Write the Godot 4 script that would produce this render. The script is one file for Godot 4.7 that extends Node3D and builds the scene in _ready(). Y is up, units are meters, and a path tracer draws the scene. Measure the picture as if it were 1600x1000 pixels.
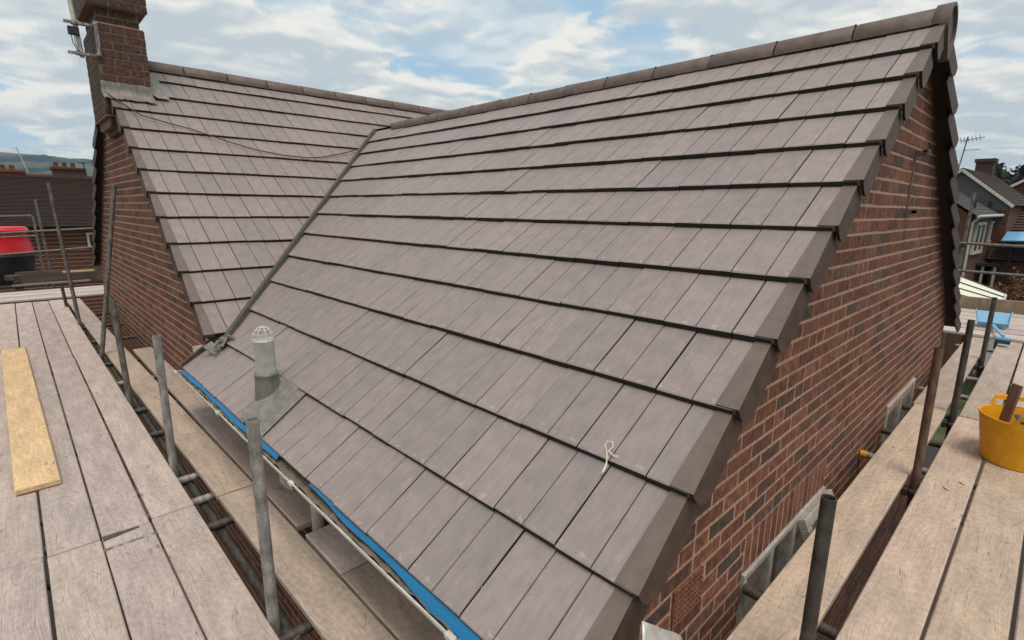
extends Node3D
# A re-tiled house roof seen from the scaffold round it. Units are close to metres.

var rng := RandomNumberGenerator.new()
var cam_pos := Vector3(-1.1645, 1.0852, 0.7056)
var cam_basis := Basis()
var M := {}

# ---------------------------------------------------------------- helpers
func numbered(called: String, parent: Node) -> String:
	if not parent.has_node(NodePath(called)):
		return called
	var k: int = int(parent.get_meta("n_" + called, 0)) + 1
	parent.set_meta("n_" + called, k)
	return "%s_%03d" % [called, k]

func put(o: Node3D, called: String, parent: Node = self) -> Node3D:
	o.name = numbered(called, parent)
	parent.add_child(o, true)
	return o

func tag(o: Node, label: String, category: String, group := "") -> Node:
	o.set_meta("label", label)
	o.set_meta("category", category)
	if group != "":
		o.set_meta("group", group)
	return o

func thing(called: String, label: String, category: String, at := Vector3.ZERO, group := "") -> Node3D:
	var o := Node3D.new()
	o.position = at
	put(o, called)
	tag(o, label, category, group)
	return o

func begin() -> SurfaceTool:
	var st := SurfaceTool.new()
	st.begin(Mesh.PRIMITIVE_TRIANGLES)
	st.set_smooth_group(-1)
	return st

func obj(called: String, st: SurfaceTool, m: Material, parent: Node = self) -> MeshInstance3D:
	var o := MeshInstance3D.new()
	st.generate_normals()
	o.mesh = st.commit()
	o.material_override = m
	put(o, called, parent)
	return o

func inst(called: String, mesh: Mesh, m: Material, xf: Transform3D, parent: Node) -> MeshInstance3D:
	var o := MeshInstance3D.new()
	o.mesh = mesh
	if mesh.get_surface_count() == 1:
		o.material_override = m
	else:
		o.set_surface_override_material(0, m)
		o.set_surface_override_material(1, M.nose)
	o.transform = xf
	put(o, called, parent)
	return o

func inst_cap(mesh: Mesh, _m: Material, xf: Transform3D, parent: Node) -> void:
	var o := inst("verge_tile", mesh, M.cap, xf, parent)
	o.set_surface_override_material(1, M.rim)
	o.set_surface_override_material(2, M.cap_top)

func quad(st: SurfaceTool, a: Vector3, b: Vector3, c: Vector3, d: Vector3, ua := Vector2.ZERO, ub := Vector2(1, 0), uc := Vector2(1, 1), ud := Vector2(0, 1)) -> void:
	# a b c d run clockwise seen from the front
	var v := [a, b, c, a, c, d]
	var u := [ua, ub, uc, ua, uc, ud]
	for i in 6:
		st.set_uv(u[i])
		st.add_vertex(v[i])

func tri(st: SurfaceTool, a: Vector3, b: Vector3, c: Vector3) -> void:
	for v in [a, b, c]:
		st.set_uv(Vector2(v.x, v.z))
		st.add_vertex(v)

# chamfered box; uv: across = local x (or y on the sides), along = local z
func box(st: SurfaceTool, size: Vector3, xf := Transform3D(), bev := 0.0, uvs := Vector2(1, 1), uvo := Vector2.ZERO) -> void:
	var h := size * 0.5
	var p := func(sx: int, sy: int, sz: int, ax: int) -> Vector3:
		var v := Vector3(h.x * sx, h.y * sy, h.z * sz)
		if bev > 0.0:
			for k in 3:
				if k != ax:
					v[k] -= bev * signf(v[k])
		return v
	var pts := {}
	for sx in [-1, 1]:
		for sy in [-1, 1]:
			for sz in [-1, 1]:
				for ax in 3:
					pts[[sx, sy, sz, ax]] = p.call(sx, sy, sz, ax)
	var emit := func(a: Vector3, b: Vector3, c: Vector3) -> void:
		var n := (c - a).cross(b - a)
		var tri3 := [a, b, c]
		if n.dot(a + b + c) < 0.0:
			tri3 = [a, c, b]
		for v in tri3:
			var w: Vector3 = v
			var across := w.x if absf(n.x) < maxf(absf(n.y), absf(n.z)) else w.y
			var along := w.z if absf(n.z) < maxf(absf(n.x), absf(n.y)) else w.y
			st.set_uv(Vector2(across * uvs.x, along * uvs.y) + uvo)
			st.add_vertex(xf * w)
	for ax in 3:
		var b1 := (ax + 1) % 3
		var b2 := (ax + 2) % 3
		for s in [-1, 1]:
			var q := []
			for t in [[-1, -1], [1, -1], [1, 1], [-1, 1]]:
				var k := [0, 0, 0]
				k[ax] = s
				k[b1] = t[0]
				k[b2] = t[1]
				q.append(pts[[k[0], k[1], k[2], ax]])
			emit.call(q[0], q[1], q[2])
			emit.call(q[0], q[2], q[3])
	if bev > 0.0:
		for ax in 3:      # edges along ax
			var b1 := (ax + 1) % 3
			var b2 := (ax + 2) % 3
			for s1 in [-1, 1]:
				for s2 in [-1, 1]:
					var k0 := [0, 0, 0]
					k0[ax] = -1
					k0[b1] = s1
					k0[b2] = s2
					var k1 := k0.duplicate()
					k1[ax] = 1
					var a: Vector3 = pts[[k0[0], k0[1], k0[2], b1]]
					var b: Vector3 = pts[[k0[0], k0[1], k0[2], b2]]
					var c: Vector3 = pts[[k1[0], k1[1], k1[2], b2]]
					var d: Vector3 = pts[[k1[0], k1[1], k1[2], b1]]
					emit.call(a, b, c)
					emit.call(a, c, d)
		for sx in [-1, 1]:
			for sy in [-1, 1]:
				for sz in [-1, 1]:
					emit.call(pts[[sx, sy, sz, 0]], pts[[sx, sy, sz, 1]], pts[[sx, sy, sz, 2]])

func at(o: Vector3) -> Transform3D:
	return Transform3D(Basis(), o)

func boxes(st: SurfaceTool, lo: Vector3, hi: Vector3, bev := 0.0) -> void:
	box(st, hi - lo, at((lo + hi) * 0.5), bev)

# swept round tube along points
func tube(st: SurfaceTool, pts: Array, r: float, seg := 12, caps := true, r_end := -1.0) -> void:
	var n := pts.size()
	var prev := Vector3.ZERO
	var rings := []
	for i in n:
		var d: Vector3 = (pts[mini(i + 1, n - 1)] - pts[maxi(i - 1, 0)]).normalized()
		var side := prev
		if i == 0:
			side = d.cross(Vector3.UP if absf(d.y) < 0.9 else Vector3.RIGHT).normalized()
		side = (side - d * side.dot(d)).normalized()
		prev = side
		var up := d.cross(side)
		var rr := r if r_end < 0.0 else lerpf(r, r_end, float(i) / maxi(1, n - 1))
		var ring := []
		for k in seg:
			var a := TAU * k / seg
			ring.append(pts[i] + (side * cos(a) + up * sin(a)) * rr)
		rings.append(ring)
	st.set_smooth_group(0)
	var len := 0.0
	for i in n - 1:
		var l2: float = len + (pts[i + 1] - pts[i]).length()
		for k in seg:
			var k2 := (k + 1) % seg
			quad(st, rings[i][k], rings[i][k2], rings[i + 1][k2], rings[i + 1][k], Vector2(float(k) / seg, len), Vector2(float(k + 1) / seg, len), Vector2(float(k + 1) / seg, l2), Vector2(float(k) / seg, l2))
		len = l2
	st.set_smooth_group(-1)
	if caps:
		for e in [0, n - 1]:
			for k in range(1, seg - 1):
				if e == 0:
					tri(st, rings[e][0], rings[e][k + 1], rings[e][k])
				else:
					tri(st, rings[e][0], rings[e][k], rings[e][k + 1])

# scaffold tube with open, hollow ends
func pipe(st: SurfaceTool, a: Vector3, b: Vector3, r := 0.0245, seg := 20) -> void:
	var d := (b - a).normalized()
	tube(st, [a, b], r, seg, false)
	tube(st, [b, b - d * 0.12], r - 0.0045, seg, false)
	tube(st, [a, a + d * 0.12], r - 0.0045, seg, false)
	tube(st, [b - d * 0.12, b - d * 0.121], r - 0.004, seg, true)
	tube(st, [a + d * 0.12, a + d * 0.121], r - 0.004, seg, true)
	var side := d.cross(Vector3.UP if absf(d.y) < 0.9 else Vector3.RIGHT).normalized()
	var up := d.cross(side)
	for k in seg:
		var p0 := side * cos(TAU * k / seg) + up * sin(TAU * k / seg)
		var p1 := side * cos(TAU * (k + 1) / seg) + up * sin(TAU * (k + 1) / seg)
		quad(st, b + p0 * r, b + p1 * r, b + p1 * (r - 0.0045), b + p0 * (r - 0.0045))
		quad(st, a + p0 * r, a + p0 * (r - 0.0045), a + p1 * (r - 0.0045), a + p1 * r)

# prism of an outline (counter-clockwise or not) between two parallel faces
func prism(st: SurfaceTool, outline: PackedVector2Array, xf: Transform3D, depth: float) -> void:
	# outline in local xy, thickness along local z from 0 to -depth
	var idx := Geometry2D.triangulate_polygon(outline)
	for i in range(0, idx.size(), 3):
		var a := outline[idx[i]]
		var b := outline[idx[i + 1]]
		var c := outline[idx[i + 2]]
		if (b - a).cross(c - a) > 0.0:
			var s := b
			b = c
			c = s
		tri(st, xf * Vector3(a.x, a.y, 0), xf * Vector3(b.x, b.y, 0), xf * Vector3(c.x, c.y, 0))
		tri(st, xf * Vector3(a.x, a.y, -depth), xf * Vector3(c.x, c.y, -depth), xf * Vector3(b.x, b.y, -depth))
	var ccw := not Geometry2D.is_polygon_clockwise(outline)
	for i in outline.size():
		var a := outline[i]
		var b := outline[(i + 1) % outline.size()]
		if ccw:
			var s := a
			a = b
			b = s
		quad(st, xf * Vector3(a.x, a.y, 0), xf * Vector3(a.x, a.y, -depth), xf * Vector3(b.x, b.y, -depth), xf * Vector3(b.x, b.y, 0))

func lathe(st: SurfaceTool, prof: Array, xf: Transform3D, seg := 24, smooth := true) -> void:
	st.set_smooth_group(0 if smooth else -1)
	for i in prof.size() - 1:
		var p: Vector2 = prof[i]
		var q: Vector2 = prof[i + 1]
		for k in seg:
			var a := TAU * k / seg
			var b := TAU * (k + 1) / seg
			quad(st, xf * Vector3(p.x * cos(a), p.y, p.x * sin(a)), xf * Vector3(q.x * cos(a), q.y, q.x * sin(a)), xf * Vector3(q.x * cos(b), q.y, q.x * sin(b)), xf * Vector3(p.x * cos(b), p.y, p.x * sin(b)))
	st.set_smooth_group(-1)

# ---------------------------------------------------------------- materials
func fn(freq: float, s: int, oct := 4, type := FastNoiseLite.TYPE_SIMPLEX_SMOOTH) -> FastNoiseLite:
	var n := FastNoiseLite.new()
	n.noise_type = type
	n.seed = s
	n.frequency = freq
	n.fractal_octaves = oct
	n.fractal_type = FastNoiseLite.FRACTAL_FBM if oct > 1 else FastNoiseLite.FRACTAL_NONE
	return n

func mat(c: Color, rough := 0.8, metal := 0.0, spec := 0.5) -> StandardMaterial3D:
	var m := StandardMaterial3D.new()
	m.albedo_color = c
	m.roughness = rough
	m.metallic = metal
	m.metallic_specular = spec
	return m

func rgb(r: int, g: int, b: int) -> Color:
	return Color(r / 255.0, g / 255.0, b / 255.0)

func tex_from(w: int, h: int, f: Callable) -> ImageTexture:
	var d := PackedByteArray()
	d.resize(w * h * 3)
	var i := 0
	for y in h:
		for x in w:
			var c: Vector3 = f.call(x, y)
			d[i] = int(clampf(c.x, 0, 1) * 255.0)
			d[i + 1] = int(clampf(c.y, 0, 1) * 255.0)
			d[i + 2] = int(clampf(c.z, 0, 1) * 255.0)
			i += 3
	return ImageTexture.create_from_image(Image.create_from_data(w, h, false, Image.FORMAT_RGB8, d))

# a mottled texture, laid by triplanar mapping in world space
func mottle(s: int, size: int, freq: float, lo: Color, hi: Color, stretch := Vector2(1, 1), spots := 0.0) -> ImageTexture:
	var a := fn(freq, s, 5)
	var b := fn(freq * 9.0, s + 7, 3)
	var c := fn(freq * 2.3, s + 13, 2)
	return tex_from(size, size, func(x: int, y: int) -> Vector3:
		# torus-free wrap: blend the far edge in
		var fx := float(x) / size
		var fy := float(y) / size
		var v := 0.5 + 0.55 * a.get_noise_2d(x * stretch.x, y * stretch.y) + 0.28 * b.get_noise_2d(x * stretch.x, y * stretch.y)
		var ex := smoothstep(0.85, 1.0, fx)
		var ey := smoothstep(0.85, 1.0, fy)
		if ex > 0.0:
			v = lerpf(v, 0.5 + 0.55 * a.get_noise_2d((x - size) * stretch.x, y * stretch.y) + 0.28 * b.get_noise_2d((x - size) * stretch.x, y * stretch.y), ex)
		if ey > 0.0:
			v = lerpf(v, 0.5 + 0.55 * a.get_noise_2d(x * stretch.x, (y - size) * stretch.y) + 0.28 * b.get_noise_2d(x * stretch.x, (y - size) * stretch.y), ey)
		var col := lo.lerp(hi, clampf(v, 0, 1))
		if spots > 0.0 and b.get_noise_2d(x * 1.7 + 900, y * 1.7) + 0.5 * c.get_noise_2d(x, y) > 1.0 - spots:
			col = col.lerp(Color(0.92, 0.9, 0.87), 0.5)
		return Vector3(col.r, col.g, col.b))

func tri_mat(tex: Texture2D, scale: float, rough: float, metal := 0.0, relief := 0.0, world := true) -> StandardMaterial3D:
	var m := mat(Color.WHITE, rough, metal)
	m.albedo_texture = tex
	m.uv1_triplanar = true
	m.uv1_world_triplanar = world
	m.uv1_scale = Vector3.ONE * scale
	if relief != 0.0:
		m.heightmap_enabled = true
		m.heightmap_texture = tex
		m.heightmap_scale = relief
	return m

func tinted(base: StandardMaterial3D, c: Color) -> StandardMaterial3D:
	var m: StandardMaterial3D = base.duplicate()
	m.albedo_color = c
	return m

# ---- roof tile face: 8 tiles side by side, nose at v = 0
func tile_textures() -> Array:
	var w := 2048
	var h := 512
	var grain := fn(0.035, 11, 4)
	var blot := fn(0.007, 12, 4)
	var fine := fn(0.22, 13, 2)
	var pale := fn(0.02, 14, 3)
	var alb := PackedByteArray()
	alb.resize(w * h * 3)
	var hgt := PackedByteArray()
	hgt.resize(w * h)
	for y in h:
		var v := float(y) / h
		for x in w:
			var k := x >> 8
			var ox := k * 3331.0
			var streak := grain.get_noise_2d(x * 1.0 + ox, y * 0.16)
			var b := blot.get_noise_2d(x * 1.2 + ox, y * 0.9)
			var f := fine.get_noise_2d(x, y)
			var s := 0.87 + 0.045 * streak + 0.045 * b + 0.045 * f
			var pk := pale.get_noise_2d(x + ox, y * 1.3)
			# lime bloom by the nose, and thin scuffs further up
			var bloom := smoothstep(0.11, 0.0, v) * smoothstep(0.30, 0.46, pk + 0.2 * f)
			var wear := smoothstep(0.42, 0.75, pk + 0.35 * streak) * 0.25
			if k == 5:
				var sm := Vector2((float(x & 255) / 256.0 - 0.5) * 2.4, (v - 0.5) * 2.6).length()
				if fine.get_noise_2d(x * 0.55 + 77, y * 0.4) > 0.50 + 0.35 * sm:
					s -= 0.3
			var edge := smoothstep(0.03, 0.0, v) * 0.06
			var r := s + edge + (bloom * 0.30 + wear * 0.14)
			var i := (y * w + x) * 3
			var warm := 0.02 * b
			alb[i] = int(clampf(r + warm, 0, 1) * 255)
			alb[i + 1] = int(clampf(r, 0, 1) * 255)
			alb[i + 2] = int(clampf(r - warm * 0.6, 0, 1) * 255)
			hgt[y * w + x] = int(clampf(0.5 + 0.28 * streak + 0.3 * blot.get_noise_2d(x * 3.1 + ox, y * 2.2) + 0.12 * f, 0, 1) * 255)
	return [ImageTexture.create_from_image(Image.create_from_data(w, h, false, Image.FORMAT_RGB8, alb)), ImageTexture.create_from_image(Image.create_from_data(w, h, false, Image.FORMAT_L8, hgt))]

# ---- weathered scaffold board: two boards side by side, 4.6 long
func wood_textures(s: int) -> Array:
	var w := 448
	var h := 2048
	var r := RandomNumberGenerator.new()
	r.seed = s
	var ring := fn(0.028, s, 2)
	var warp := fn(0.006, s + 1, 2)
	var fine := fn(0.18, s + 2, 2)
	var stain := fn(0.006, s + 3, 5)
	var crack := fn(0.045, s + 4, 1)
	var grime := fn(0.03, s + 5, 4)
	var knots := []
	for k in 9:
		knots.append(Vector3(r.randf() * w, r.randf() * h, r.randf_range(4.0, 9.0)))
	var lum := PackedFloat32Array()
	lum.resize(w * h)
	var warm := PackedFloat32Array()
	warm.resize(w * h)
	for y in h:
		var near := []
		for k in knots:
			if absf(k.y - y) < 130.0:
				near.append(k)
		for x in w:
			var half := float(x / 224) * 5000.0
			var gx := float(x)
			var dark := 0.0
			for k in near:
				var dx: float = x - k.x
				var dy: float = (y - k.y) * 0.62
				var d := sqrt(dx * dx + dy * dy)
				var rr: float = k.z
				gx += signf(dx) * rr * 1.5 * exp(-d / (rr * 2.2))
				if d < rr * 1.6:
					dark = maxf(dark, smoothstep(rr * 1.5, rr * 0.4, d) * (0.75 + 0.25 * sin(d * 1.3)))
			var wv := warp.get_noise_2d(x * 0.7 + half, y * 0.55) * 26.0
			var q := (gx + wv) * 1.0
			var g := ring.get_noise_2d(q * 5.0 + half, y * 0.1)
			var f := fine.get_noise_2d(x * 2.0 + half, y * 0.22)
			var st := stain.get_noise_2d(x * 1.4 + half, y * 0.8)
			var gr := grime.get_noise_2d(x + half, y * 1.6)
			var cr := smoothstep(0.05, 0.0, absf(crack.get_noise_2d(q * 1.4 + half, y * 0.045))) * smoothstep(0.0, 0.5, st + 0.25)
			var l := 0.825 + 0.060 * g + 0.050 * f + 0.10 * st + 0.07 * gr - 0.27 * cr - 0.22 * dark
			lum[y * w + x] = l
			warm[y * w + x] = 0.5 + 0.6 * st + dark * 0.35
	for k in 110:   # scratches and knife marks
		var p := Vector2(r.randf() * w, r.randf() * h)
		var a := r.randf_range(-0.5, 0.5) + (PI * 0.5 if r.randf() < 0.5 else r.randf_range(0, PI))
		var n := r.randi_range(12, 90)
		var dk := r.randf_range(-0.22, 0.10)
		for t in n:
			var px := int(p.x + cos(a) * t) 
			var py := int(p.y + sin(a) * t * 0.5)
			if px >= 0 and py >= 0 and px < w and py < h:
				lum[py * w + px] += dk
				if px + 1 < w:
					lum[py * w + px + 1] += dk * 0.6
	for k in 60:   # small dents and splashes
		var p := Vector2(r.randf() * w, r.randf() * h)
		var rad := r.randf_range(0.8, 2.2)
		var dk := r.randf_range(-0.28, -0.08) if r.randf() < 0.75 else 0.12
		for dy in range(-4, 5):
			for dx in range(-7, 8):
				var e := Vector2(dx * 0.6, dy).length() / rad
				var px := int(p.x) + dx
				var py := int(p.y) + dy
				if e < 1.0 and px >= 0 and py >= 0 and px < w and py < h:
					lum[py * w + px] += dk * (1.0 - e * e)
	var alb := PackedByteArray()
	alb.resize(w * h * 3)
	var hgt := PackedByteArray()
	hgt.resize(w * h)
	for i in w * h:
		var l := lum[i]
		var t := clampf(warm[i], 0, 1)
		alb[i * 3] = int(clampf(l * 1.0 + 0.012 * t, 0, 1) * 255)
		alb[i * 3 + 1] = int(clampf(l * (0.970 - 0.014 * t), 0, 1) * 255)
		alb[i * 3 + 2] = int(clampf(l * (0.958 - 0.028 * t), 0, 1) * 255)
		hgt[i] = int(clampf(l, 0, 1) * 255)
	return [ImageTexture.create_from_image(Image.create_from_data(w, h, false, Image.FORMAT_RGB8, alb)), ImageTexture.create_from_image(Image.create_from_data(w, h, false, Image.FORMAT_L8, hgt))]

func wood_mat(pair: Array, c: Color, rough := 0.85) -> StandardMaterial3D:
	var m := mat(c, rough, 0.0, 0.35)
	m.albedo_texture = pair[0]
	m.heightmap_enabled = true
	m.heightmap_texture = pair[1]
	m.heightmap_scale = 0.22
	return m

func sky_texture() -> ImageTexture:
	var w := 4096
	var h := 2048
	var big := fn(0.42, 5, 3)
	var det := fn(1.15, 6, 6)
	var cir := fn(0.9, 8, 5)
	var wrp := fn(0.8, 9, 4)
	var d := PackedByteArray()
	d.resize(w * h * 3)
	var glow := Vector3(0.97, 0.26, -0.10).normalized()
	# where the cloud is thinner or thicker: azimuth, elevation (degrees), their spreads, amount
	var thin := [[40.5, 13.2, 4.5, 1.7, -0.62], [15.5, 13.7, 4.5, 0.9, -0.42], [23.0, 14.2, 3.0, 0.8, -0.34], [2.0, 12.2, 7.0, 1.6, -0.50], [4.0, 6.5, 9.0, 4.5, -0.42], [3.0, 13.5, 7.0, 2.5, -0.2], [30.0, 17.0, 2.6, 0.7, -0.34], [49.0, 14.0, 4.0, 1.0, -0.30], [86.0, 8.0, 6.0, 0.7, -0.4],
		[26.0, 12.2, 9.0, 2.2, 0.30], [31.0, 19.0, 9.0, 2.5, 0.25], [58.0, 17.0, 14.0, 3.5, 0.30], [84.0, 12.0, 6.0, 3.0, 0.25]]
	for y in h:
		var el := PI * (0.5 - (y + 0.5) / h)
		var ce := cos(el)
		var se := sin(el)
		var eld := rad_to_deg(el)
		var x := 0
		while x < w:
			var az := TAU * ((x + 0.5) / w - 0.5)
			var azd := rad_to_deg(az)
			var step := 1
			if el < -0.02:
				step = w
			elif eld > 24.0 or azd < -8.0 or azd > 100.0:
				step = 4
			var dir := Vector3(sin(az) * ce, se, -cos(az) * ce)
			var col := Vector3(0.70, 0.72, 0.72)
			if el >= -0.02:
				var e := maxf(se, 0.0)
				var air := Vector3(0.60, 0.735, 0.845).lerp(Vector3(0.735, 0.825, 0.875), exp(-e * 4.5))
				var k := 1.0 / (e + 0.13)
				var p := Vector2(dir.x, dir.z) * k
				p += Vector2(wrp.get_noise_2d(p.x * 1.6, p.y * 1.6), wrp.get_noise_2d(p.x * 1.6 + 40, p.y * 1.6)) * 0.10
				var n := big.get_noise_2d(p.x, p.y)
				var m := det.get_noise_2d(p.x, p.y)
				var m2 := det.get_noise_2d(p.x + 0.06, p.y - 0.05)
				var fine := det.get_noise_2d(p.x * 4.0 + 70.0, p.y * 4.0)
				var c2 := cir.get_noise_2d(p.x * 0.6 + p.y * 0.3 + 30.0, p.y * 1.3)
				var bias := 0.0
				if step == 1:
					for t in thin:
						var u: float = (azd - t[0]) / t[2]
						var v: float = (eld - t[1]) / t[3]
						bias += t[4] * exp(-(u * u + v * v))
				var toglow := clampf(dir.dot(glow), 0, 1)
				var cover := 0.10 + n * 0.9 + m * 0.95 + fine * 0.42 + 0.40 + bias
				var den := smoothstep(-0.12, 0.34, cover)
				var veil := 0.62 * smoothstep(-0.30, 0.40, c2 + 0.12 + 0.3 * bias)
				var a := 1.0 - (1.0 - den) * (1.0 - veil)
				var soft := smoothstep(0.25, 0.95, cover)
				var lit := clampf(0.66 + (m - m2) * 3.0 + fine * 0.70 - 0.62 * soft + 0.25 * toglow * toglow, 0, 1)
				var shade := Vector3(0.745, 0.785, 0.81)
				var bright := Vector3(0.925, 0.92, 0.895).lerp(Vector3(0.95, 0.93, 0.85), smoothstep(0.80, 1.0, toglow))
				col = air.lerp(shade.lerp(bright, lit), a)
				col = col.lerp(Vector3(0.95, 0.94, 0.86), 0.70 * smoothstep(0.86, 1.0, toglow) * exp(-e * 3.0) * (0.45 + 0.55 * lit))
				col = col.lerp(Vector3(0.79, 0.875, 0.92), 0.45 * exp(-e * 20.0) * (1.0 - smoothstep(0.75, 1.0, toglow)))
			var i := (y * w + x) * 3
			for s in mini(step, w - x):
				d[i] = int(clampf(col.x, 0, 1) * 255)
				d[i + 1] = int(clampf(col.y, 0, 1) * 255)
				d[i + 2] = int(clampf(col.z, 0, 1) * 255)
				i += 3
			x += step
	return ImageTexture.create_from_image(Image.create_from_data(w, h, false, Image.FORMAT_RGB8, d))

func make_materials() -> void:
	var tt := tile_textures()
	var tile := mat(Color.WHITE, 0.48, 0.0, 0.5)
	tile.albedo_texture = tt[0]
	tile.heightmap_enabled = true
	tile.heightmap_texture = tt[1]
	tile.heightmap_scale = 0.12
	M.tile = []
	for c in [rgb(164, 150, 149), rgb(161, 147, 146), rgb(166, 152, 151), rgb(163, 149, 148), rgb(159, 147, 146), rgb(164, 149, 148), rgb(158, 146, 145), rgb(168, 153, 152)]:
		M.tile.append(tinted(tile, c))
	M.tile_far = []
	for c in [rgb(163, 148, 145), rgb(159, 143, 141), rgb(157, 145, 142), rgb(164, 149, 146), rgb(154, 143, 140), rgb(160, 144, 141), rgb(152, 141, 138)]:
		M.tile_far.append(tinted(tile, c))
	var cap_tex := mottle(21, 512, 0.012, Color(0.56, 0.53, 0.52), Color(0.94, 0.91, 0.9), Vector2(1, 1), 0.06)
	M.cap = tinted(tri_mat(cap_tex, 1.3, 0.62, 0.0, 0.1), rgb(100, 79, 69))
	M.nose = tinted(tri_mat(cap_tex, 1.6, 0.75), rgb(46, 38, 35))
	M.rim = tinted(tri_mat(cap_tex, 1.6, 0.8), rgb(44, 36, 33))  # near-black cap edge, painting the shadow crescent where caps overlap
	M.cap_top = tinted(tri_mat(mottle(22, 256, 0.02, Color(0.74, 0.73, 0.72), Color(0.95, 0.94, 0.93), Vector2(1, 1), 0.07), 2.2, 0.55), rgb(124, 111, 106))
	M.ridge = tinted(tri_mat(cap_tex, 1.1, 0.6, 0.0, 0.15), rgb(134, 119, 113))
	var br := mottle(31, 512, 0.02, Color(0.5, 0.48, 0.47), Color(1.0, 0.99, 0.97), Vector2(1, 0.6))
	var brick := tri_mat(br, 2.0, 0.9, 0.0, 0.25)
	M.brick = []
	M.brick_col = []
	for c in [rgb(148, 95, 75), rgb(137, 84, 67), rgb(158, 105, 82), rgb(122, 79, 66), rgb(110, 82, 72), rgb(97, 79, 73), rgb(146, 90, 67), rgb(131, 96, 82)]:
		M.brick.append(tinted(brick, c))
		M.brick_col.append(c.srgb_to_linear())
	M.brick_many = tinted(brick, Color.WHITE)
	M.brick_many.vertex_color_use_as_albedo = true
	M.mortar = tinted(tri_mat(mottle(33, 256, 0.05, Color(0.62, 0.6, 0.58), Color(1, 1, 1)), 3.0, 0.95, 0.0, 0.3), rgb(208, 170, 149))
	M.mortar_old = tinted(M.mortar, rgb(150, 122, 108))
	M.slab = mat(rgb(52, 47, 45), 0.9)
	M.wood = [wood_textures(101), wood_textures(202)]
	var galv := mottle(41, 512, 0.02, Color(0.34, 0.34, 0.34), Color(1.0, 1.0, 1.0), Vector2(1, 0.3), 0.06)
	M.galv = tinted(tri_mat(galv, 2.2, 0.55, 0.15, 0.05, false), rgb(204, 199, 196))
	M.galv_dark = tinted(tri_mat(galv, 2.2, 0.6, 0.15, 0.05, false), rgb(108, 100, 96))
	M.galv_far = tinted(tri_mat(galv, 2.2, 0.55, 0.15, 0.05, false), rgb(150, 145, 142))
	var rust := mottle(43, 512, 0.015, Color(0.26, 0.17, 0.13), Color(0.55, 0.45, 0.39), Vector2(1, 0.5))
	M.rust = tri_mat(rust, 1.8, 0.8, 0.1, 0.1, false)
	M.lead = tinted(tri_mat(mottle(45, 512, 0.014, Color(0.58, 0.58, 0.58), Color(0.98, 0.98, 0.97), Vector2(1, 0.35), 0.10), 2.4, 0.55, 0.25, 0.4), rgb(172, 166, 162))
	M.lead_dark = tinted(M.lead, rgb(156, 152, 149))
	M.valley = tinted(tri_mat(mottle(46, 256, 0.03, Color(0.6, 0.6, 0.6), Color(1, 1, 1)), 3.0, 0.6), rgb(98, 95, 92))
	M.white = tinted(tri_mat(mottle(47, 256, 0.02, Color(0.72, 0.71, 0.68), Color(1, 1, 1), Vector2(1, 1)), 2.0, 0.45), rgb(226, 224, 218))
	M.grey_pvc = tinted(M.white, rgb(196, 190, 187))
	M.vent = tinted(M.white, rgb(246, 250, 251))
	M.blue = mat(rgb(14, 112, 166), 0.42)
	M.debris = tri_mat(mottle(48, 512, 0.06, Color(0.24, 0.18, 0.14), Color(0.86, 0.81, 0.74)), 6.0, 0.95, 0.0, 1.0)
	M.dark = mat(rgb(24, 22, 22), 0.7)
	M.black = mat(rgb(30, 30, 32), 0.5)
	M.glass = mat(Color(0.55, 0.6, 0.62, 0.16), 0.04)
	M.glass.transparency = BaseMaterial3D.TRANSPARENCY_ALPHA
	M.cable = mat(rgb(52, 50, 50), 0.6)
	M.string = mat(rgb(236, 228, 212), 0.8)

# ---------------------------------------------------------------- roofs
const G1 := 0.3528
const P1 := 0.61839
const G2 := 0.394
const P2 := 0.64228
const LIFT := 0.028
var S1 := sin(P1)
var C1 := cos(P1)
var S2 := sin(P2)
var C2 := cos(P2)
const RIDGE1 := Vector2(3.262, 2.322)

# frames: x along the course, y out of the roof, z down the slope; origin at the nose of course 0
func roof1(s: float, z: float, h := 0.0) -> Vector3:
	return Vector3(s * C1 - h * S1, s * S1 + h * C1, z)

func roof2(x: float, s: float, h := 0.0) -> Vector3:
	return Vector3(x, 0.28 + s * S2 + h * C2, -4.37 - s * C2 + h * S2)

var basis1 := Basis(Vector3(0, 0, 1), Vector3(-S1, C1, 0), Vector3(-C1, -S1, 0))
var basis2 := Basis(Vector3(1, 0, 0), Vector3(0, C2, S2), Vector3(0, -S2, C2))

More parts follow.
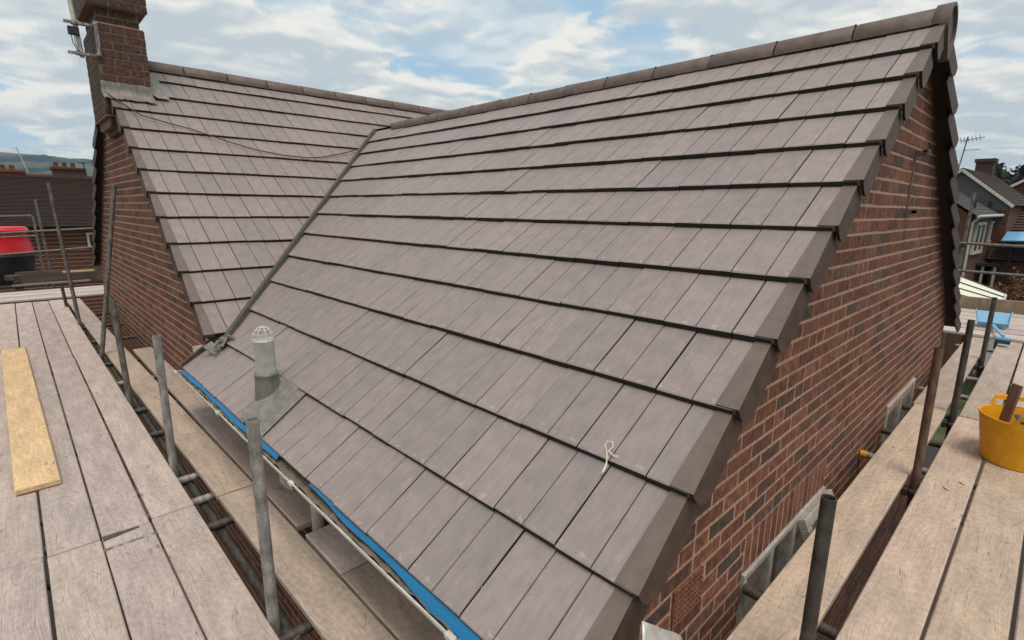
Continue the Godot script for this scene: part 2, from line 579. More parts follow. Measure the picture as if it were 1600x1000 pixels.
func tile_mesh(w: float, gauge: float, groove: bool, k: int, r: RandomNumberGenerator) -> ArrayMesh:
	# x 0..w, nose at z = 0, head at z = -(gauge + 0.05); top surface dips by LIFT per gauge
	var st := begin()
	var gap := 0.0022
	var xs := [[gap, -0.003], [gap + 0.0022, 0.0]]
	if groove:
		xs += [[w * 0.5 - 0.0030, 0.0], [w * 0.5 - 0.0019, -0.007], [w * 0.5 + 0.0019, -0.007], [w * 0.5 + 0.0030, 0.0]]
	xs += [[w - gap - 0.0022, 0.0], [w - gap, -0.003]]
	var zs := [0.0, -0.006, -0.12, -gauge * 0.62, -gauge - 0.05]
	var len: float = gauge + 0.05
	var j := []
	for a in zs:
		var row := []
		for b in xs:
			row.append(r.randf_range(-0.0009, 0.0009))
		j.append(row)
	var u0 := k / 8.0
	var P := func(ix: int, iz: int) -> Vector3:
		var z: float = zs[iz]
		var y: float = xs[ix][1] + LIFT * z / gauge + j[iz][ix]
		if iz == 0:
			y -= 0.004
		return Vector3(xs[ix][0], y, z)
	var U := func(ix: int, iz: int) -> Vector2:
		return Vector2(u0 + (0.01 + 0.98 * xs[ix][0] / maxf(w, 0.30)) / 8.0, -zs[iz] / len)
	for iz in zs.size() - 1:
		for ix in xs.size() - 1:
			quad(st, P.call(ix, iz), P.call(ix, iz + 1), P.call(ix + 1, iz + 1), P.call(ix + 1, iz), U.call(ix, iz), U.call(ix, iz + 1), U.call(ix + 1, iz + 1), U.call(ix + 1, iz))
	st.generate_normals()
	var am: ArrayMesh = st.commit()
	st = begin()
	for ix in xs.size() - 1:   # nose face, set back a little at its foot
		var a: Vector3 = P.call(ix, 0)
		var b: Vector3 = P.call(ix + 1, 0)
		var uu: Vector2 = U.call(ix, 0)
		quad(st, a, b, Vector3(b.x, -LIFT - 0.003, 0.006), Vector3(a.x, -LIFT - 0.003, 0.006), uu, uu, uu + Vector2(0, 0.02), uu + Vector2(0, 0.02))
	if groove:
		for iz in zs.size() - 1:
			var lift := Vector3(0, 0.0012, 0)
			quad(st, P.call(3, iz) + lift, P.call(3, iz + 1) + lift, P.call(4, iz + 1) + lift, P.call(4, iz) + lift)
	for e in [0, xs.size() - 1]:
		for iz in zs.size() - 1:
			var a: Vector3 = P.call(e, iz)
			var b: Vector3 = P.call(e, iz + 1)
			var dn := Vector3(0, -0.022, 0)
			if e == 0:
				quad(st, a, a + dn, b + dn, b)
			else:
				quad(st, a, b, b + dn, a + dn)
	st.generate_normals()
	return st.commit(am)

func cap_mesh(gauge: float, side: float, drop: float) -> ArrayMesh:
	# verge cap: x = 0 is the outer face, body towards -x * side. Same z/y frame as the tiles.
	var st := begin()
	var L: float = gauge + 0.04
	var top := func(z: float) -> float: return LIFT * z / gauge + 0.0045
	var out := PackedVector2Array()   # outline in (z, y)
	out.append(Vector2(0, top.call(0.0)))
	out.append(Vector2(0.002, -0.018))
	for i in 9:
		var a := PI * 0.5 * i / 8.0
		out.append(Vector2(-0.118 + 0.120 * cos(a), -drop + 0.110 - 0.110 * sin(a)))
	out.append(Vector2(-L, -drop + LIFT * -L / gauge * 0.6))
	out.append(Vector2(-L, top.call(-L)))
	# face stands proud at the nose end
	var xo := func(z: float) -> float: return side * (0.024 + 0.027 * (z / L))
	var idx := Geometry2D.triangulate_polygon(out)
	for i in range(0, idx.size(), 3):
		var p := []
		for q in 3:
			p.append(out[idx[i + q]])
		var a := Vector3(xo.call(p[0].x), p[0].y, p[0].x)
		var b := Vector3(xo.call(p[1].x), p[1].y, p[1].x)
		var c := Vector3(xo.call(p[2].x), p[2].y, p[2].x)
		if (c - a).cross(b - a).x * side < 0.0:
			tri(st, a, c, b)
			tri(st, a - Vector3(side * 0.014, 0, 0), b - Vector3(side * 0.014, 0, 0), c - Vector3(side * 0.014, 0, 0))
		else:
			tri(st, a, b, c)
			tri(st, a - Vector3(side * 0.014, 0, 0), c - Vector3(side * 0.014, 0, 0), b - Vector3(side * 0.014, 0, 0))
	st.generate_normals()
	var am: ArrayMesh = st.commit()
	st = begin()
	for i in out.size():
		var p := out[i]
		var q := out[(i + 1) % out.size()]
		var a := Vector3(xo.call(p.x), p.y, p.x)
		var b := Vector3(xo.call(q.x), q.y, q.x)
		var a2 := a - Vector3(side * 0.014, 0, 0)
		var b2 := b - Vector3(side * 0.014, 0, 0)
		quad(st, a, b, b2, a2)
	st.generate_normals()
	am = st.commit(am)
	st = begin()
	# flange that lies on the verge tile
	var f1: float = -side * 0.060
	for seg in [[0.0, -L]]:
		var z0: float = seg[0]
		var z1: float = seg[1]
		var y0: float = top.call(z0)
		var y1: float = top.call(z1)
		var f0: float = xo.call(z0) + side * 0.0003
		var f9: float = xo.call(z1) + side * 0.0003
		y0 += 0.0008
		y1 += 0.0008
		quad(st, Vector3(f1, y0, z0), Vector3(f1, y1, z1), Vector3(f9, y1, z1), Vector3(f0, y0, z0))
		quad(st, Vector3(f1, y0, z0), Vector3(f0, y0, z0), Vector3(f0, y0 - LIFT - 0.006, z0), Vector3(f1, y0 - LIFT - 0.006, z0))
		quad(st, Vector3(f1, y0, z0), Vector3(f1, y0 - 0.012, z0), Vector3(f1, y1 - 0.012, z1), Vector3(f1, y1, z1))
	st.generate_normals()
	return st.commit(am)

func ridge_mesh(len: float, r: float) -> ArrayMesh:
	# half-round ridge tile, axis along x 0..len, open below
	var st := begin()
	var seg := 14
	var arc := func(k: int, rr: float) -> Vector2:
		var a := PI * (-0.02 + 1.04 * k / seg)
		return Vector2(-cos(a) * rr * 1.02, sin(a) * rr * 0.92)
	st.set_smooth_group(0)
	var rings := [[0.0, r - 0.006], [0.006, r], [len - 0.012, r], [len - 0.006, r - 0.005]]
	for i in rings.size() - 1:
		for k in seg:
			var a: Vector2 = arc.call(k, rings[i][1])
			var b: Vector2 = arc.call(k + 1, rings[i][1])
			var c: Vector2 = arc.call(k + 1, rings[i + 1][1])
			var d: Vector2 = arc.call(k, rings[i + 1][1])
			quad(st, Vector3(rings[i][0], a.y, a.x), Vector3(rings[i][0], b.y, b.x), Vector3(rings[i + 1][0], c.y, c.x), Vector3(rings[i + 1][0], d.y, d.x))
	st.set_smooth_group(-1)
	for e in [0, 3]:
		for k in seg:
			var a: Vector2 = arc.call(k, rings[e][1])
			var b: Vector2 = arc.call(k + 1, rings[e][1])
			var c: Vector2 = arc.call(k + 1, r - 0.022)
			var d: Vector2 = arc.call(k, r - 0.022)
			quad(st, Vector3(rings[e][0], a.y, a.x), Vector3(rings[e][0], b.y, b.x), Vector3(rings[e][0], c.y, c.x), Vector3(rings[e][0], d.y, d.x))
	for k in [0, seg]:
		var a: Vector2 = arc.call(k, r)
		var d: Vector2 = arc.call(k, r - 0.022)
		quad(st, Vector3(0, a.y, a.x), Vector3(len - 0.006, a.y, a.x), Vector3(len - 0.006, d.y, d.x), Vector3(0, d.y, d.x))
	st.generate_normals()
	return st.commit()

# what the pieces measure in the picture: area over distance squared, in view and facing
func shows(p: Vector3, n: Vector3, area: float) -> float:
	var d := p - cam_pos
	var loc := d * cam_basis
	if loc.z > -0.2 or absf(loc.x / loc.z) > 1.02 or absf(loc.y / loc.z) > 0.64:
		return 0.0
	return maxf(0.0, -d.normalized().dot(n)) * area / d.length_squared()

var pieces := []    # [score, name, mesh, materials, index, transform, parent]

func lay_pieces(kind: String, most: int, many_mat: Material, cols: Array) -> void:
	var mine := pieces.filter(func(p: Array) -> bool: return p[1] == kind)
	mine.sort_custom(func(a: Array, b: Array) -> bool: return a[0] > b[0])
	var rest := {}
	for i in mine.size():
		var p: Array = mine[i]
		if i < most:
			inst(kind, p[2], p[3][p[4]], p[5], p[6])
		else:
			var key := [p[6], p[2]]
			if not rest.has(p[6]):
				rest[p[6]] = []
			rest[p[6]].append(p)
	for parent in rest:
		var st := begin()
		var am := ArrayMesh.new()
		var by := {}
		for p in rest[parent]:
			if not by.has(p[4]):
				by[p[4]] = begin()
			by[p[4]].append_from(p[2], 0, p[5])
			if p[2].get_surface_count() > 1:
				if not by.has(-1):
					by[-1] = begin()
				by[-1].append_from(p[2], 1, p[5])
		var ms := []
		for c in by:
			am = by[c].commit(am)
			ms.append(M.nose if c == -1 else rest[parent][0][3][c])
		var o := MeshInstance3D.new()
		o.mesh = am
		for i in ms.size():
			o.set_surface_override_material(i, ms[i])
		put(o, kind + "s", parent)
		o.set_meta("kind", "stuff")

# ---------------------------------------------------------------- brickwork
var brick_meshes := []

func make_bricks(course: float) -> void:
	brick_meshes.clear()
	for k in 4:
		var st := begin()
		box(st, Vector3(1.0, course - 0.0105, 0.1), at(Vector3(0, 0, -0.05)), 0.0)
		st.generate_normals()
		brick_meshes.append(st.commit())

func brick_mesh(length: float, course: float, r: RandomNumberGenerator) -> ArrayMesh:
	var st := begin()
	var h := course - 0.0125
	# front face with slightly worn edges; local z = 0 is the wall face, bricks stand 0..2 mm proud
	var l := length * 0.5
	var y := h * 0.5
	var b := 0.0035
	var f := r.randf_range(0.0, 0.0022)
	var P := []
	for c in [[-1, -1], [1, -1], [1, 1], [-1, 1]]:
		P.append(Vector3(c[0] * (l - b) + r.randf_range(-0.001, 0.001), c[1] * (y - b) + r.randf_range(-0.001, 0.001), f))
	var Q := []
	for c in [[-1, -1], [1, -1], [1, 1], [-1, 1]]:
		Q.append(Vector3(c[0] * l, c[1] * y + r.randf_range(-0.0012, 0.0012), f - b))
	quad(st, P[3], P[2], P[1], P[0])
	for i in 4:
		var k := (i + 1) % 4
		quad(st, P[i], P[k], Q[k], Q[i])
		var back := Vector3(0, 0, -0.03)
		quad(st, Q[i], Q[k], Q[k] + back, Q[i] + back)
	st.generate_normals()
	return st.commit()

var brick_lib := {}

func get_brick(length: float, course: float) -> ArrayMesh:
	var key := "%.3f_%.4f_%d" % [snappedf(length, 0.004), course, rng.randi() % 4]
	if not brick_lib.has(key):
		brick_lib[key] = brick_mesh(snappedf(length, 0.004), course, rng)
	return brick_lib[key]

# wall frame: xf maps local (u, y, out) to the world
func lay_bricks(parent: Node3D, xf: Transform3D, y_top: float, y_bottom: float, course: float, bl: float, lo: Callable, hi: Callable, holes: Array, dark_bias := 0.0) -> void:
	var row := 0
	var y := y_top
	while y - course > y_bottom:
		var yc := y - course * 0.5
		var u0: float = lo.call(y - 0.005)
		var u1: float = hi.call(y - 0.005)
		var u := floorf(u0 / bl) * bl - (bl * 0.5 if row % 2 else 0.0)
		while u < u1:
			var a := maxf(u + 0.006, u0)
			var b := minf(u + bl - 0.006, u1)
			for hh in holes:    # holes: [u0, u1, y0, y1]
				if yc > hh[2] and yc < hh[3]:
					if a >= hh[0] - 0.01 and b <= hh[1] + 0.01:
						b = a
					elif a < hh[0] and b > hh[0]:
						b = hh[0] - 0.008
					elif a < hh[1] and b > hh[1]:
						a = hh[1] + 0.008
			if b - a > 0.028:
				var len := b - a
				var cells := [[a, b]]
				if len > bl * 0.9 and rng.randf() < 0.10:
					cells = [[a, (a + b) * 0.5 - 0.005], [(a + b) * 0.5 + 0.005, b]]
				for c in cells:
					var l: float = c[1] - c[0]
					var p := Vector3((c[0] + c[1]) * 0.5, yc, 0.0)
					var t := xf * Transform3D(Basis(Vector3(0, 0, 1), rng.randf_range(-0.007, 0.007)), p + Vector3(rng.randf_range(-0.001, 0.001), rng.randf_range(-0.0015, 0.0015), 0.0))
					var mi := rng.randi() % 4
					var q := rng.randf() + dark_bias
					if q > 0.88:
						mi = 4 + rng.randi() % 2
					elif q > 0.74:
						mi = 6 + rng.randi() % 2
					pieces.append([shows(t.origin, xf.basis.z, l * course), "brick", get_brick(l, course), M.brick, mi, t, parent])
			u += bl
		y -= course
		row += 1

# ---------------------------------------------------------------- the house
func build_house() -> void:
	var house := thing("brick_house", "red brick house with newly laid grey-mauve tile roofs, two gables and a chimney", "house")
	build_walls(house)
	build_front_roof(house)
	build_main_roof(house)
	build_chimney(house)
	build_gutter(house)
	build_vent(house)
	lay_pieces("roof_tile", 300, null, [])
	lay_pieces("brick", 300, M.brick_many, M.brick_col)

func wall_piece(parent: Node3D, called: String, outline: PackedVector2Array, xf: Transform3D, depth: float) -> MeshInstance3D:
	var st := begin()
	prism(st, outline, xf, depth)
	return obj(called, st, M.mortar, parent)

func rect(a: float, b: float, c: float, d: float) -> PackedVector2Array:
	return PackedVector2Array([Vector2(a, c), Vector2(b, c), Vector2(b, d), Vector2(a, d)])

func build_walls(house: Node3D) -> void:
	# gable of the front wing: plane z = -0.10, u = x
	var zf := -0.10
	var xr: float = RIDGE1.x * 2.0
	var t1 := tan(P1)
	var xf := Transform3D(Basis(), Vector3(0, 0, zf))
	var back := Transform3D(Basis(), Vector3(0, 0, zf - 0.0012))
	var wall := Node3D.new()
	put(wall, "gable_wall", house)
	var drop := 0.055
	var top := PackedVector2Array([Vector2(0.0, -0.61), Vector2(xr, -0.61), Vector2(xr, -drop), Vector2(RIDGE1.x, RIDGE1.y - drop), Vector2(0.0, -drop)])
	var st := begin()
	prism(st, top, back, 0.22)
	var wins := [[1.13, 2.33, -1.15, -0.60], [3.95, 5.08, -1.15, -0.50]]
	for r in [rect(0, 1.13, -1.15, -0.61), rect(2.33, 3.95, -1.15, -0.61), rect(5.08, xr, -1.15, -0.61), rect(0, xr, -5.4, -1.15)]:
		prism(st, r, back, 0.22)
	obj("mortar", st, M.mortar, wall)
	var lo := func(y: float) -> float: return maxf(0.0, (y + 0.045) / t1)
	var hi := func(y: float) -> float: return minf(xr, xr - (y + 0.045) / t1)
	var holes := [[1.13, 2.33, -1.15, -0.395], [3.95, 5.08, -1.15, -0.50], [0.45, 0.685, -0.48, -0.31]]
	var course := 0.0799
	var y_top := 1.362 + course * 11.0
	lay_bricks(wall, xf, y_top, -5.0, course, 0.2395, lo, hi, holes)
	for k in 15:   # soldier course over the window
		var l := 0.198
		var p := Vector3(1.13 + (k + 0.5) * 0.08, -0.396 - 0.102, 0.0)
		var t := xf * Transform3D(Basis(Vector3(0, 0, 1), PI * 0.5), p)
		pieces.append([shows(t.origin, Vector3(0, 0, 1), 0.016), "brick", get_brick(l, course), M.brick, rng.randi() % 4, t, wall])
	# air brick with its grid of holes
	var ab := begin()
	var ax := 0.458
	var ay := -0.468
	var aw := 0.218
	var ah := 0.148
	for k in 10:
		var x: float = ax + aw * k / 9.0
		boxes(ab, Vector3(x - 0.0048, ay, zf), Vector3(x + 0.0048, ay + ah, zf + 0.009))
	for k in 7:
		var y: float = ay + ah * k / 6.0
		boxes(ab, Vector3(ax - 0.005, y - 0.0048, zf), Vector3(ax + aw + 0.005, y + 0.0048, zf + 0.0105))
	obj("air_brick", ab, M.brick[2], wall)
	ab = begin()
	boxes(ab, Vector3(ax, ay, zf - 0.004), Vector3(ax + aw, ay + ah, zf + 0.0008))
	obj("air_brick_duct", ab, mat(rgb(12, 10, 10), 0.9), wall)  # flat near-black plate on the wall face, painted as shade inside the holes
	# old iron cramp near the top: a rust-dark strap between two stubs
	var cr := begin()
	boxes(cr, Vector3(3.44, 1.10, zf), Vector3(3.47, 1.47, zf + 0.006))
	boxes(cr, Vector3(3.44, 1.47, zf), Vector3(3.475, 1.50, zf + 0.07))
	boxes(cr, Vector3(3.44, 1.49, zf + 0.045), Vector3(3.56, 1.51, zf + 0.07))
	boxes(cr, Vector3(3.43, 1.075, zf), Vector3(3.465, 1.10, zf + 0.06))
	boxes(cr, Vector3(3.43, 1.08, zf + 0.035), Vector3(3.57, 1.10, zf + 0.06))
	obj("iron_strap", cr, M.rust, wall)
	window_in(house, 1.13, 2.33, -1.15, -0.60, zf, [0.30, 0.58], true)
	window_in(house, 3.95, 5.08, -1.15, -0.50, zf, [0.5], false)
	# long wall under the eaves of the front wing and the gable of the main wing: plane x = 0
	var wall2 := Node3D.new()
	put(wall2, "gable_wall", house)
	var za := -4.10
	var t2 := tan(P2)
	var zr := -4.37 - 11.02 * G2 * C2
	var yr := 0.28 + 11.02 * G2 * S2
	var xf2 := Transform3D(Basis(Vector3(0, 0, 1), Vector3(0, 1, 0), Vector3(-1, 0, 0)), Vector3.ZERO)
	var back2 := Transform3D(xf2.basis, Vector3(0.0012, 0, 0))
	var far := 2.0 * zr - za
	var y0 := 0.044 - 0.055
	st = begin()
	prism(st, PackedVector2Array([Vector2(far, -5.4), Vector2(za, -5.4), Vector2(za, y0), Vector2(zr, yr - 0.06), Vector2(far, y0)]), back2, 0.22)
	prism(st, rect(za, zf - 0.225, -5.4, -0.12), back2, 0.22)
	obj("mortar", st, M.mortar, wall2)
	var lo2 := func(y: float) -> float: return maxf(far + 0.02, far + (y - y0) / t2)
	var hi2 := func(y: float) -> float: return minf(za if y > -0.15 else -0.34, za - (y - y0) / t2) if y > -0.15 else -0.34
	var c2 := 0.0866
	lay_bricks(wall2, xf2, 1.034 + c2 * 20.0, -3.2, c2, 0.262, lo2, hi2, [], 0.02)
	# far walls and ends that close the house
	st = begin()
	prism(st, rect(0.24, xr, -5.4, y0), Transform3D(Basis(), Vector3(0, 0, far)), 0.2)
	prism(st, rect(far, zf - 0.23, -5.4, -0.1), Transform3D(xf2.basis, Vector3(xr - 0.2, 0, 0)), 0.2)
	obj("wall", st, M.brick[0], house)

func window_in(house: Node3D, x0: float, x1: float, y0: float, y1: float, zf: float, splits: Array, vent_open: bool) -> void:
	var w := Node3D.new()
	put(w, "window", house)
	var f := begin()
	var d0 := zf - 0.03
	var d1 := zf + 0.014
	var t := 0.036
	boxes(f, Vector3(x0, y1 - t, d0), Vector3(x1, y1, d1), 0.004)
	boxes(f, Vector3(x0, y0, d0), Vector3(x1, y0 + t, d1), 0.004)
	boxes(f, Vector3(x0, y0 + t, d0), Vector3(x0 + t, y1 - t, d1), 0.004)
	boxes(f, Vector3(x1 - t, y0 + t, d0), Vector3(x1, y1 - t, d1), 0.004)
	for s in splits:
		var xm := lerpf(x0, x1, s)
		boxes(f, Vector3(xm - 0.024, y0 + t, d0), Vector3(xm + 0.024, y1 - t, d1 - 0.002), 0.004)
	boxes(f, Vector3(x0 - 0.04, y0 - 0.05, zf), Vector3(x1 + 0.04, y0, zf + 0.09), 0.006)
	obj("frame", f, M.grey_pvc, w)
	var p := begin()
	boxes(p, Vector3(x0 + t, y0 + t, zf - 0.012), Vector3(x1 - t, y1 - t, zf - 0.006))
	obj("pane", p, M.glass, w)
	var r := begin()
	boxes(r, Vector3(x0 - 0.1, y0 - 0.1, zf - 1.4), Vector3(x1 + 0.1, y1 + 0.1, zf - 1.38))
	boxes(r, Vector3(x0 - 0.12, y0 - 0.1, zf - 1.38), Vector3(x0 - 0.1, y1 + 0.1, zf - 0.24))
	boxes(r, Vector3(x1 + 0.1, y0 - 0.1, zf - 1.38), Vector3(x1 + 0.12, y1 + 0.1, zf - 0.24))
	boxes(r, Vector3(x0 - 0.12, y1 + 0.1, zf - 1.4), Vector3(x1 + 0.12, y1 + 0.12, zf - 0.24))
	boxes(r, Vector3(x0 - 0.12, y0 - 0.12, zf - 1.4), Vector3(x1 + 0.12, y0 - 0.1, zf - 0.24))
	obj("room", r, M.slab, w)
	# gathered curtain by one jamb
	var c := begin()
	c.set_smooth_group(0)
	var n := 26
	for i in n:
		var ua := float(i) / n
		var ub := float(i + 1) / n
		var za := zf - 0.10 + 0.022 * sin(ua * 30.0)
		var zb := zf - 0.10 + 0.022 * sin(ub * 30.0)
		var xa := lerpf(x0 + 0.06, x0 + 0.36, ua)
		var xb := lerpf(x0 + 0.06, x0 + 0.36, ub)
		quad(c, Vector3(xa, y1 - 0.06, za), Vector3(xb, y1 - 0.06, zb), Vector3(xb, y0 + 0.06, zb), Vector3(xa, y0 + 0.06, za))
	obj("curtain", c, mat(rgb(150, 132, 124), 0.9), w)
	if vent_open:
		# top-hung casement standing open
		var xm := lerpf(x0, x1, splits[-1]) + 0.02
		var s := begin()
		var tr := Transform3D(Basis(Vector3(1, 0, 0), -0.42), Vector3(0, y1 - 0.012, d1 + 0.012))
		var hh := 0.42
		var bars := [[Vector3(xm, -0.06, -0.025), Vector3(x1, 0, 0.025)], [Vector3(xm, -hh, -0.025), Vector3(x1, -hh + 0.06, 0.025)], [Vector3(xm, -hh + 0.06, -0.025), Vector3(xm + 0.06, -0.06, 0.025)], [Vector3(x1 - 0.06, -hh + 0.06, -0.025), Vector3(x1, -0.06, 0.025)]]
		for b in bars:
			box(s, b[1] - b[0], tr * at((b[0] + b[1]) * 0.5), 0.004)
		var sash := obj("sash", s, M.grey_pvc, w)
		var g := begin()
		box(g, Vector3(x1 - xm - 0.12, hh - 0.12, 0.006), tr * at(Vector3((xm + x1) * 0.5, -hh * 0.5, 0)))
		obj("pane", g, M.glass, sash)

func build_front_roof(house: Node3D) -> void:
	var st := begin()
	var zn := -0.012
	var s_top := 4.003
	# boarding under the tiles, both slopes
	for side in [0, 1]:
		for q in [[-0.30, s_top, zn, -4.05], [0.0, s_top, -4.05, -7.4]]:
			var P := func(s: float, z: float, h: float) -> Vector3:
				var v := roof1(s, z, h)
				return v if side == 0 else Vector3(2.0 * RIDGE1.x - v.x, v.y, v.z)
			var a: Vector3 = P.call(q[0], q[2], -0.036)
			var b: Vector3 = P.call(q[1], q[2], -0.036)
			var c: Vector3 = P.call(q[1], q[3], -0.036)
			var d: Vector3 = P.call(q[0], q[3], -0.036)
			var n := (b - a).cross(c - a).normalized() * 0.025
			if n.y < 0:
				n = -n
			quad(st, a, b, c, d)
			quad(st, a - n, d - n, c - n, b - n)
			quad(st, a, a - n, b - n, b)
			quad(st, d, c, c - n, d - n)
			quad(st, a, d, d - n, a - n)
	var roof := obj("roof", st, M.slab, house)
	# tiles, nearest the verge first; whole tiles and half tiles change places course by course
	var w := 0.302
	var full := []
	var half := []
	for k in 8:
		full.append(tile_mesh(w, G1, true, k, rng))
		half.append(tile_mesh(w * 0.5, G1, false, k, rng))
	for k in range(-1, 11):
		var s := k * G1 + (0.005 if k == -1 else 0.0)
		var x_head := (s + G1) * C1
		var z_end := -4.10 if k == -1 else -(3.875 + 0.945 * maxf(x_head, 0.0)) + 0.03
		var z := 0.0
		var tone := rng.randf()
		if posmod(k, 2) == 1:
			var t0 := Transform3D(basis1, roof1(s, -w * 0.5, 0.0))
			pieces.append([shows(t0.origin, basis1.y, 0.05), "roof_tile", half[rng.randi() % 8], M.tile, rng.randi() % 8, t0, roof])
			z = -w * 0.5
		while z > z_end:
			var lift := rng.randf_range(-0.0025, 0.003)
			var t := Transform3D(basis1 * Basis(Vector3(1, 0, 0), rng.randf_range(-0.006, 0.006)) * Basis(Vector3(0, 1, 0), rng.randf_range(-0.003, 0.003)) * Basis(Vector3(0, 0, 1), rng.randf_range(-0.004, 0.004)), roof1(s + rng.randf_range(-0.0025, 0.0025), z - w, lift))
			var last := k == -1 and z - w < z_end
			var mesh: ArrayMesh = (half if last else full)[rng.randi() % 8]
			if last:
				t.origin = roof1(s, z - w * 0.5, lift)
			var mi := rng.randi() % 8
			if z < -2.4 and rng.randf() < 0.3:
				mi = 3 + rng.randi() % 2
			pieces.append([shows(t.origin, basis1.y, 0.1), "roof_tile", mesh, M.tile, mi, t, roof])
			z -= w
	# the far slope, hidden from here but for its edge
	var fs := begin()
	for k in range(-1, 11):
		var a := roof1(k * G1, 0, 0.0)
		var b := roof1(k * G1 + G1 + 0.05, 0, -LIFT)
		a.x = 2.0 * RIDGE1.x - a.x
		b.x = 2.0 * RIDGE1.x - b.x
		var dz := Vector3(0, 0, -7.0)
		var dn := Vector3(-S1, -C1, 0) * 0.022
		quad(fs, a, a + dz, b + dz, b)
		quad(fs, a + dn, a + dn + dz, a + dz, a)
		quad(fs, a + dn, a, b, b + dn)
	var fo := obj("tile_courses", fs, M.tile[0], roof)
	fo.set_meta("kind", "stuff")
	# verge caps, both slopes
	var cap := cap_mesh(G1, 1.0, 0.138)
	var cap2 := cap_mesh(G1, -1.0, 0.138)
	var bf := Basis(Vector3(0, 0, -1), Vector3(S1, C1, 0), Vector3(C1, -S1, 0))
	for k in range(-1, 11):
		inst_cap(cap, M.cap, Transform3D(basis1, roof1(k * G1 + 0.001, 0.0, 0.0)), roof)
		var p := roof1(k * G1, 0.0, 0.0)
		inst_cap(cap2, M.cap, Transform3D(bf, Vector3(2.0 * RIDGE1.x - p.x, p.y, p.z)), roof)
	# ridge
	var bz := Basis(Vector3(0, 0, -1), Vector3(0, 1, 0), Vector3(1, 0, 0))
	var joints := [-0.006, -0.50, -1.01, -1.517, -2.036, -2.56, -3.07, -3.58, -4.08, -4.60, -5.08, -5.55, -6.04, -6.42]
	for i in joints.size() - 1:
		var len: float = joints[i] - joints[i + 1]
		inst("ridge_tile", ridge_mesh(len - 0.004, 0.128 + 0.001 * (i % 3)), M.ridge, Transform3D(bz * Basis(Vector3(0, 0, 1), rng.randf_range(-0.006, 0.006)), Vector3(RIDGE1.x + rng.randf_range(-0.003, 0.003), RIDGE1.y - 0.10, joints[i])), roof)
		if i > 0:   # mortar nib and clip over the joint
			var u := begin()
			box(u, Vector3(0.026, 0.010, 0.016), Transform3D(Basis(Vector3(0, 0, 1), 0.5), Vector3(RIDGE1.x - 0.06, RIDGE1.y + 0.004, joints[i] - 0.004)), 0.003)
			obj("ridge_clip", u, M.dark, roof)
	# block end: a rimmed disc with a pointed foot
	var e := begin()
	var rim := PackedVector2Array()
	var inner := PackedVector2Array()
	for k in 29:
		var a := -0.62 + (PI + 1.24) * k / 28.0
		rim.append(Vector2(cos(a), sin(a)) * 0.138)
		inner.append(Vector2(cos(a), sin(a)) * 0.116)
	rim.append(Vector2(0, -0.20))
	inner.append(Vector2(0, -0.168))
	var ex := Transform3D(Basis(), Vector3(RIDGE1.x, RIDGE1.y - 0.105, 0.022))
	for i in rim.size():
		var a := rim[i]
		var b := rim[(i + 1) % rim.size()]
		var c := inner[(i + 1) % rim.size()]
		var d := inner[i]
		var V := func(q: Vector2, z: float) -> Vector3: return ex * Vector3(q.x, q.y, z)
		quad(e, V.call(a, 0.0), V.call(d, 0.0), V.call(c, 0.0), V.call(b, 0.0))
		quad(e, V.call(a, 0.0), V.call(b, 0.0), V.call(b, -0.05), V.call(a, -0.05))
		quad(e, V.call(d, 0.0), V.call(d, -0.018), V.call(c, -0.018), V.call(c, 0.0))
	prism(e, inner, ex * at(Vector3(0, 0, -0.018)), 0.03)
	# socket collar of the end tile
	var collar := obj("ridge_end", e, M.ridge, roof)
	var e2 := begin()
	e2.set_smooth_group(0)
	for k in 20:
		var a0 := PI * k / 20.0
		var a1 := PI * (k + 1) / 20.0
		for q in [[0.0, -0.085, 0.138, 0.138], [-0.085, -0.087, 0.138, 0.126]]:
			quad(e2, ex * Vector3(cos(a0) * q[2], sin(a0) * q[2], q[0]), ex * Vector3(cos(a1) * q[2], sin(a1) * q[2], q[0]), ex * Vector3(cos(a1) * q[3], sin(a1) * q[3], q[1]), ex * Vector3(cos(a0) * q[3], sin(a0) * q[3], q[1]))
	obj("collar", e2, M.ridge, collar)
	# hip end of the ridge where it dies into the valley
	var h := begin()
	box(h, Vector3(0.20, 0.05, 0.05), at(Vector3(RIDGE1.x - 0.02, RIDGE1.y - 0.02, -6.44)), 0.015)
	obj("mortar_bedding", h, M.mortar, roof)
	# valley trough edge between the two roofs
	var v := begin()
	var pts := []
	for i in 12:
		var x := lerpf(-0.03, 3.16, i / 11.0)
		var z := -(3.915 + 0.952 * x)
		pts.append(Vector3(x, x * tan(P1) + 0.018, z))
	for i in 11:
		var a: Vector3 = pts[i]
		var b: Vector3 = pts[i + 1]
		var l := Vector3(0.5, 0.12, 0.6).normalized() * 0.028
		var up := Vector3(-0.35, 0.8, 0.35).normalized() * 0.018
		quad(v, a - l, a - l * 0.75 + up, b - l * 0.75 + up, b - l)
		quad(v, a - l * 0.75 + up, a + l * 0.55 + up, b + l * 0.55 + up, b - l * 0.75 + up)
		quad(v, a + l * 0.55 + up, a + l - up, b + l - up, b + l * 0.55 + up)
		if i == 0:
			quad(v, a - l, a + l, a + l * 0.55 + up, a - l * 0.75 + up)
	obj("valley_trough", v, M.valley, house)
	# crumpled lead at the foot of the valley
	var f := begin()
	for k in 7:
		var o := Vector3(-0.02 + rng.randf_range(-0.09, 0.09), 0.0, -3.93 + rng.randf_range(-0.10, 0.08))
		o.y = o.x * tan(P1) + 0.02
		box(f, Vector3(rng.randf_range(0.05, 0.12), 0.012, rng.randf_range(0.04, 0.1)), Transform3D(Basis.from_euler(Vector3(rng.randf_range(-0.7, 0.7), rng.randf() * 3.0, rng.randf_range(-0.2, 0.9))), o), 0.003)
	obj("valley_lead", f, M.lead_dark, house)

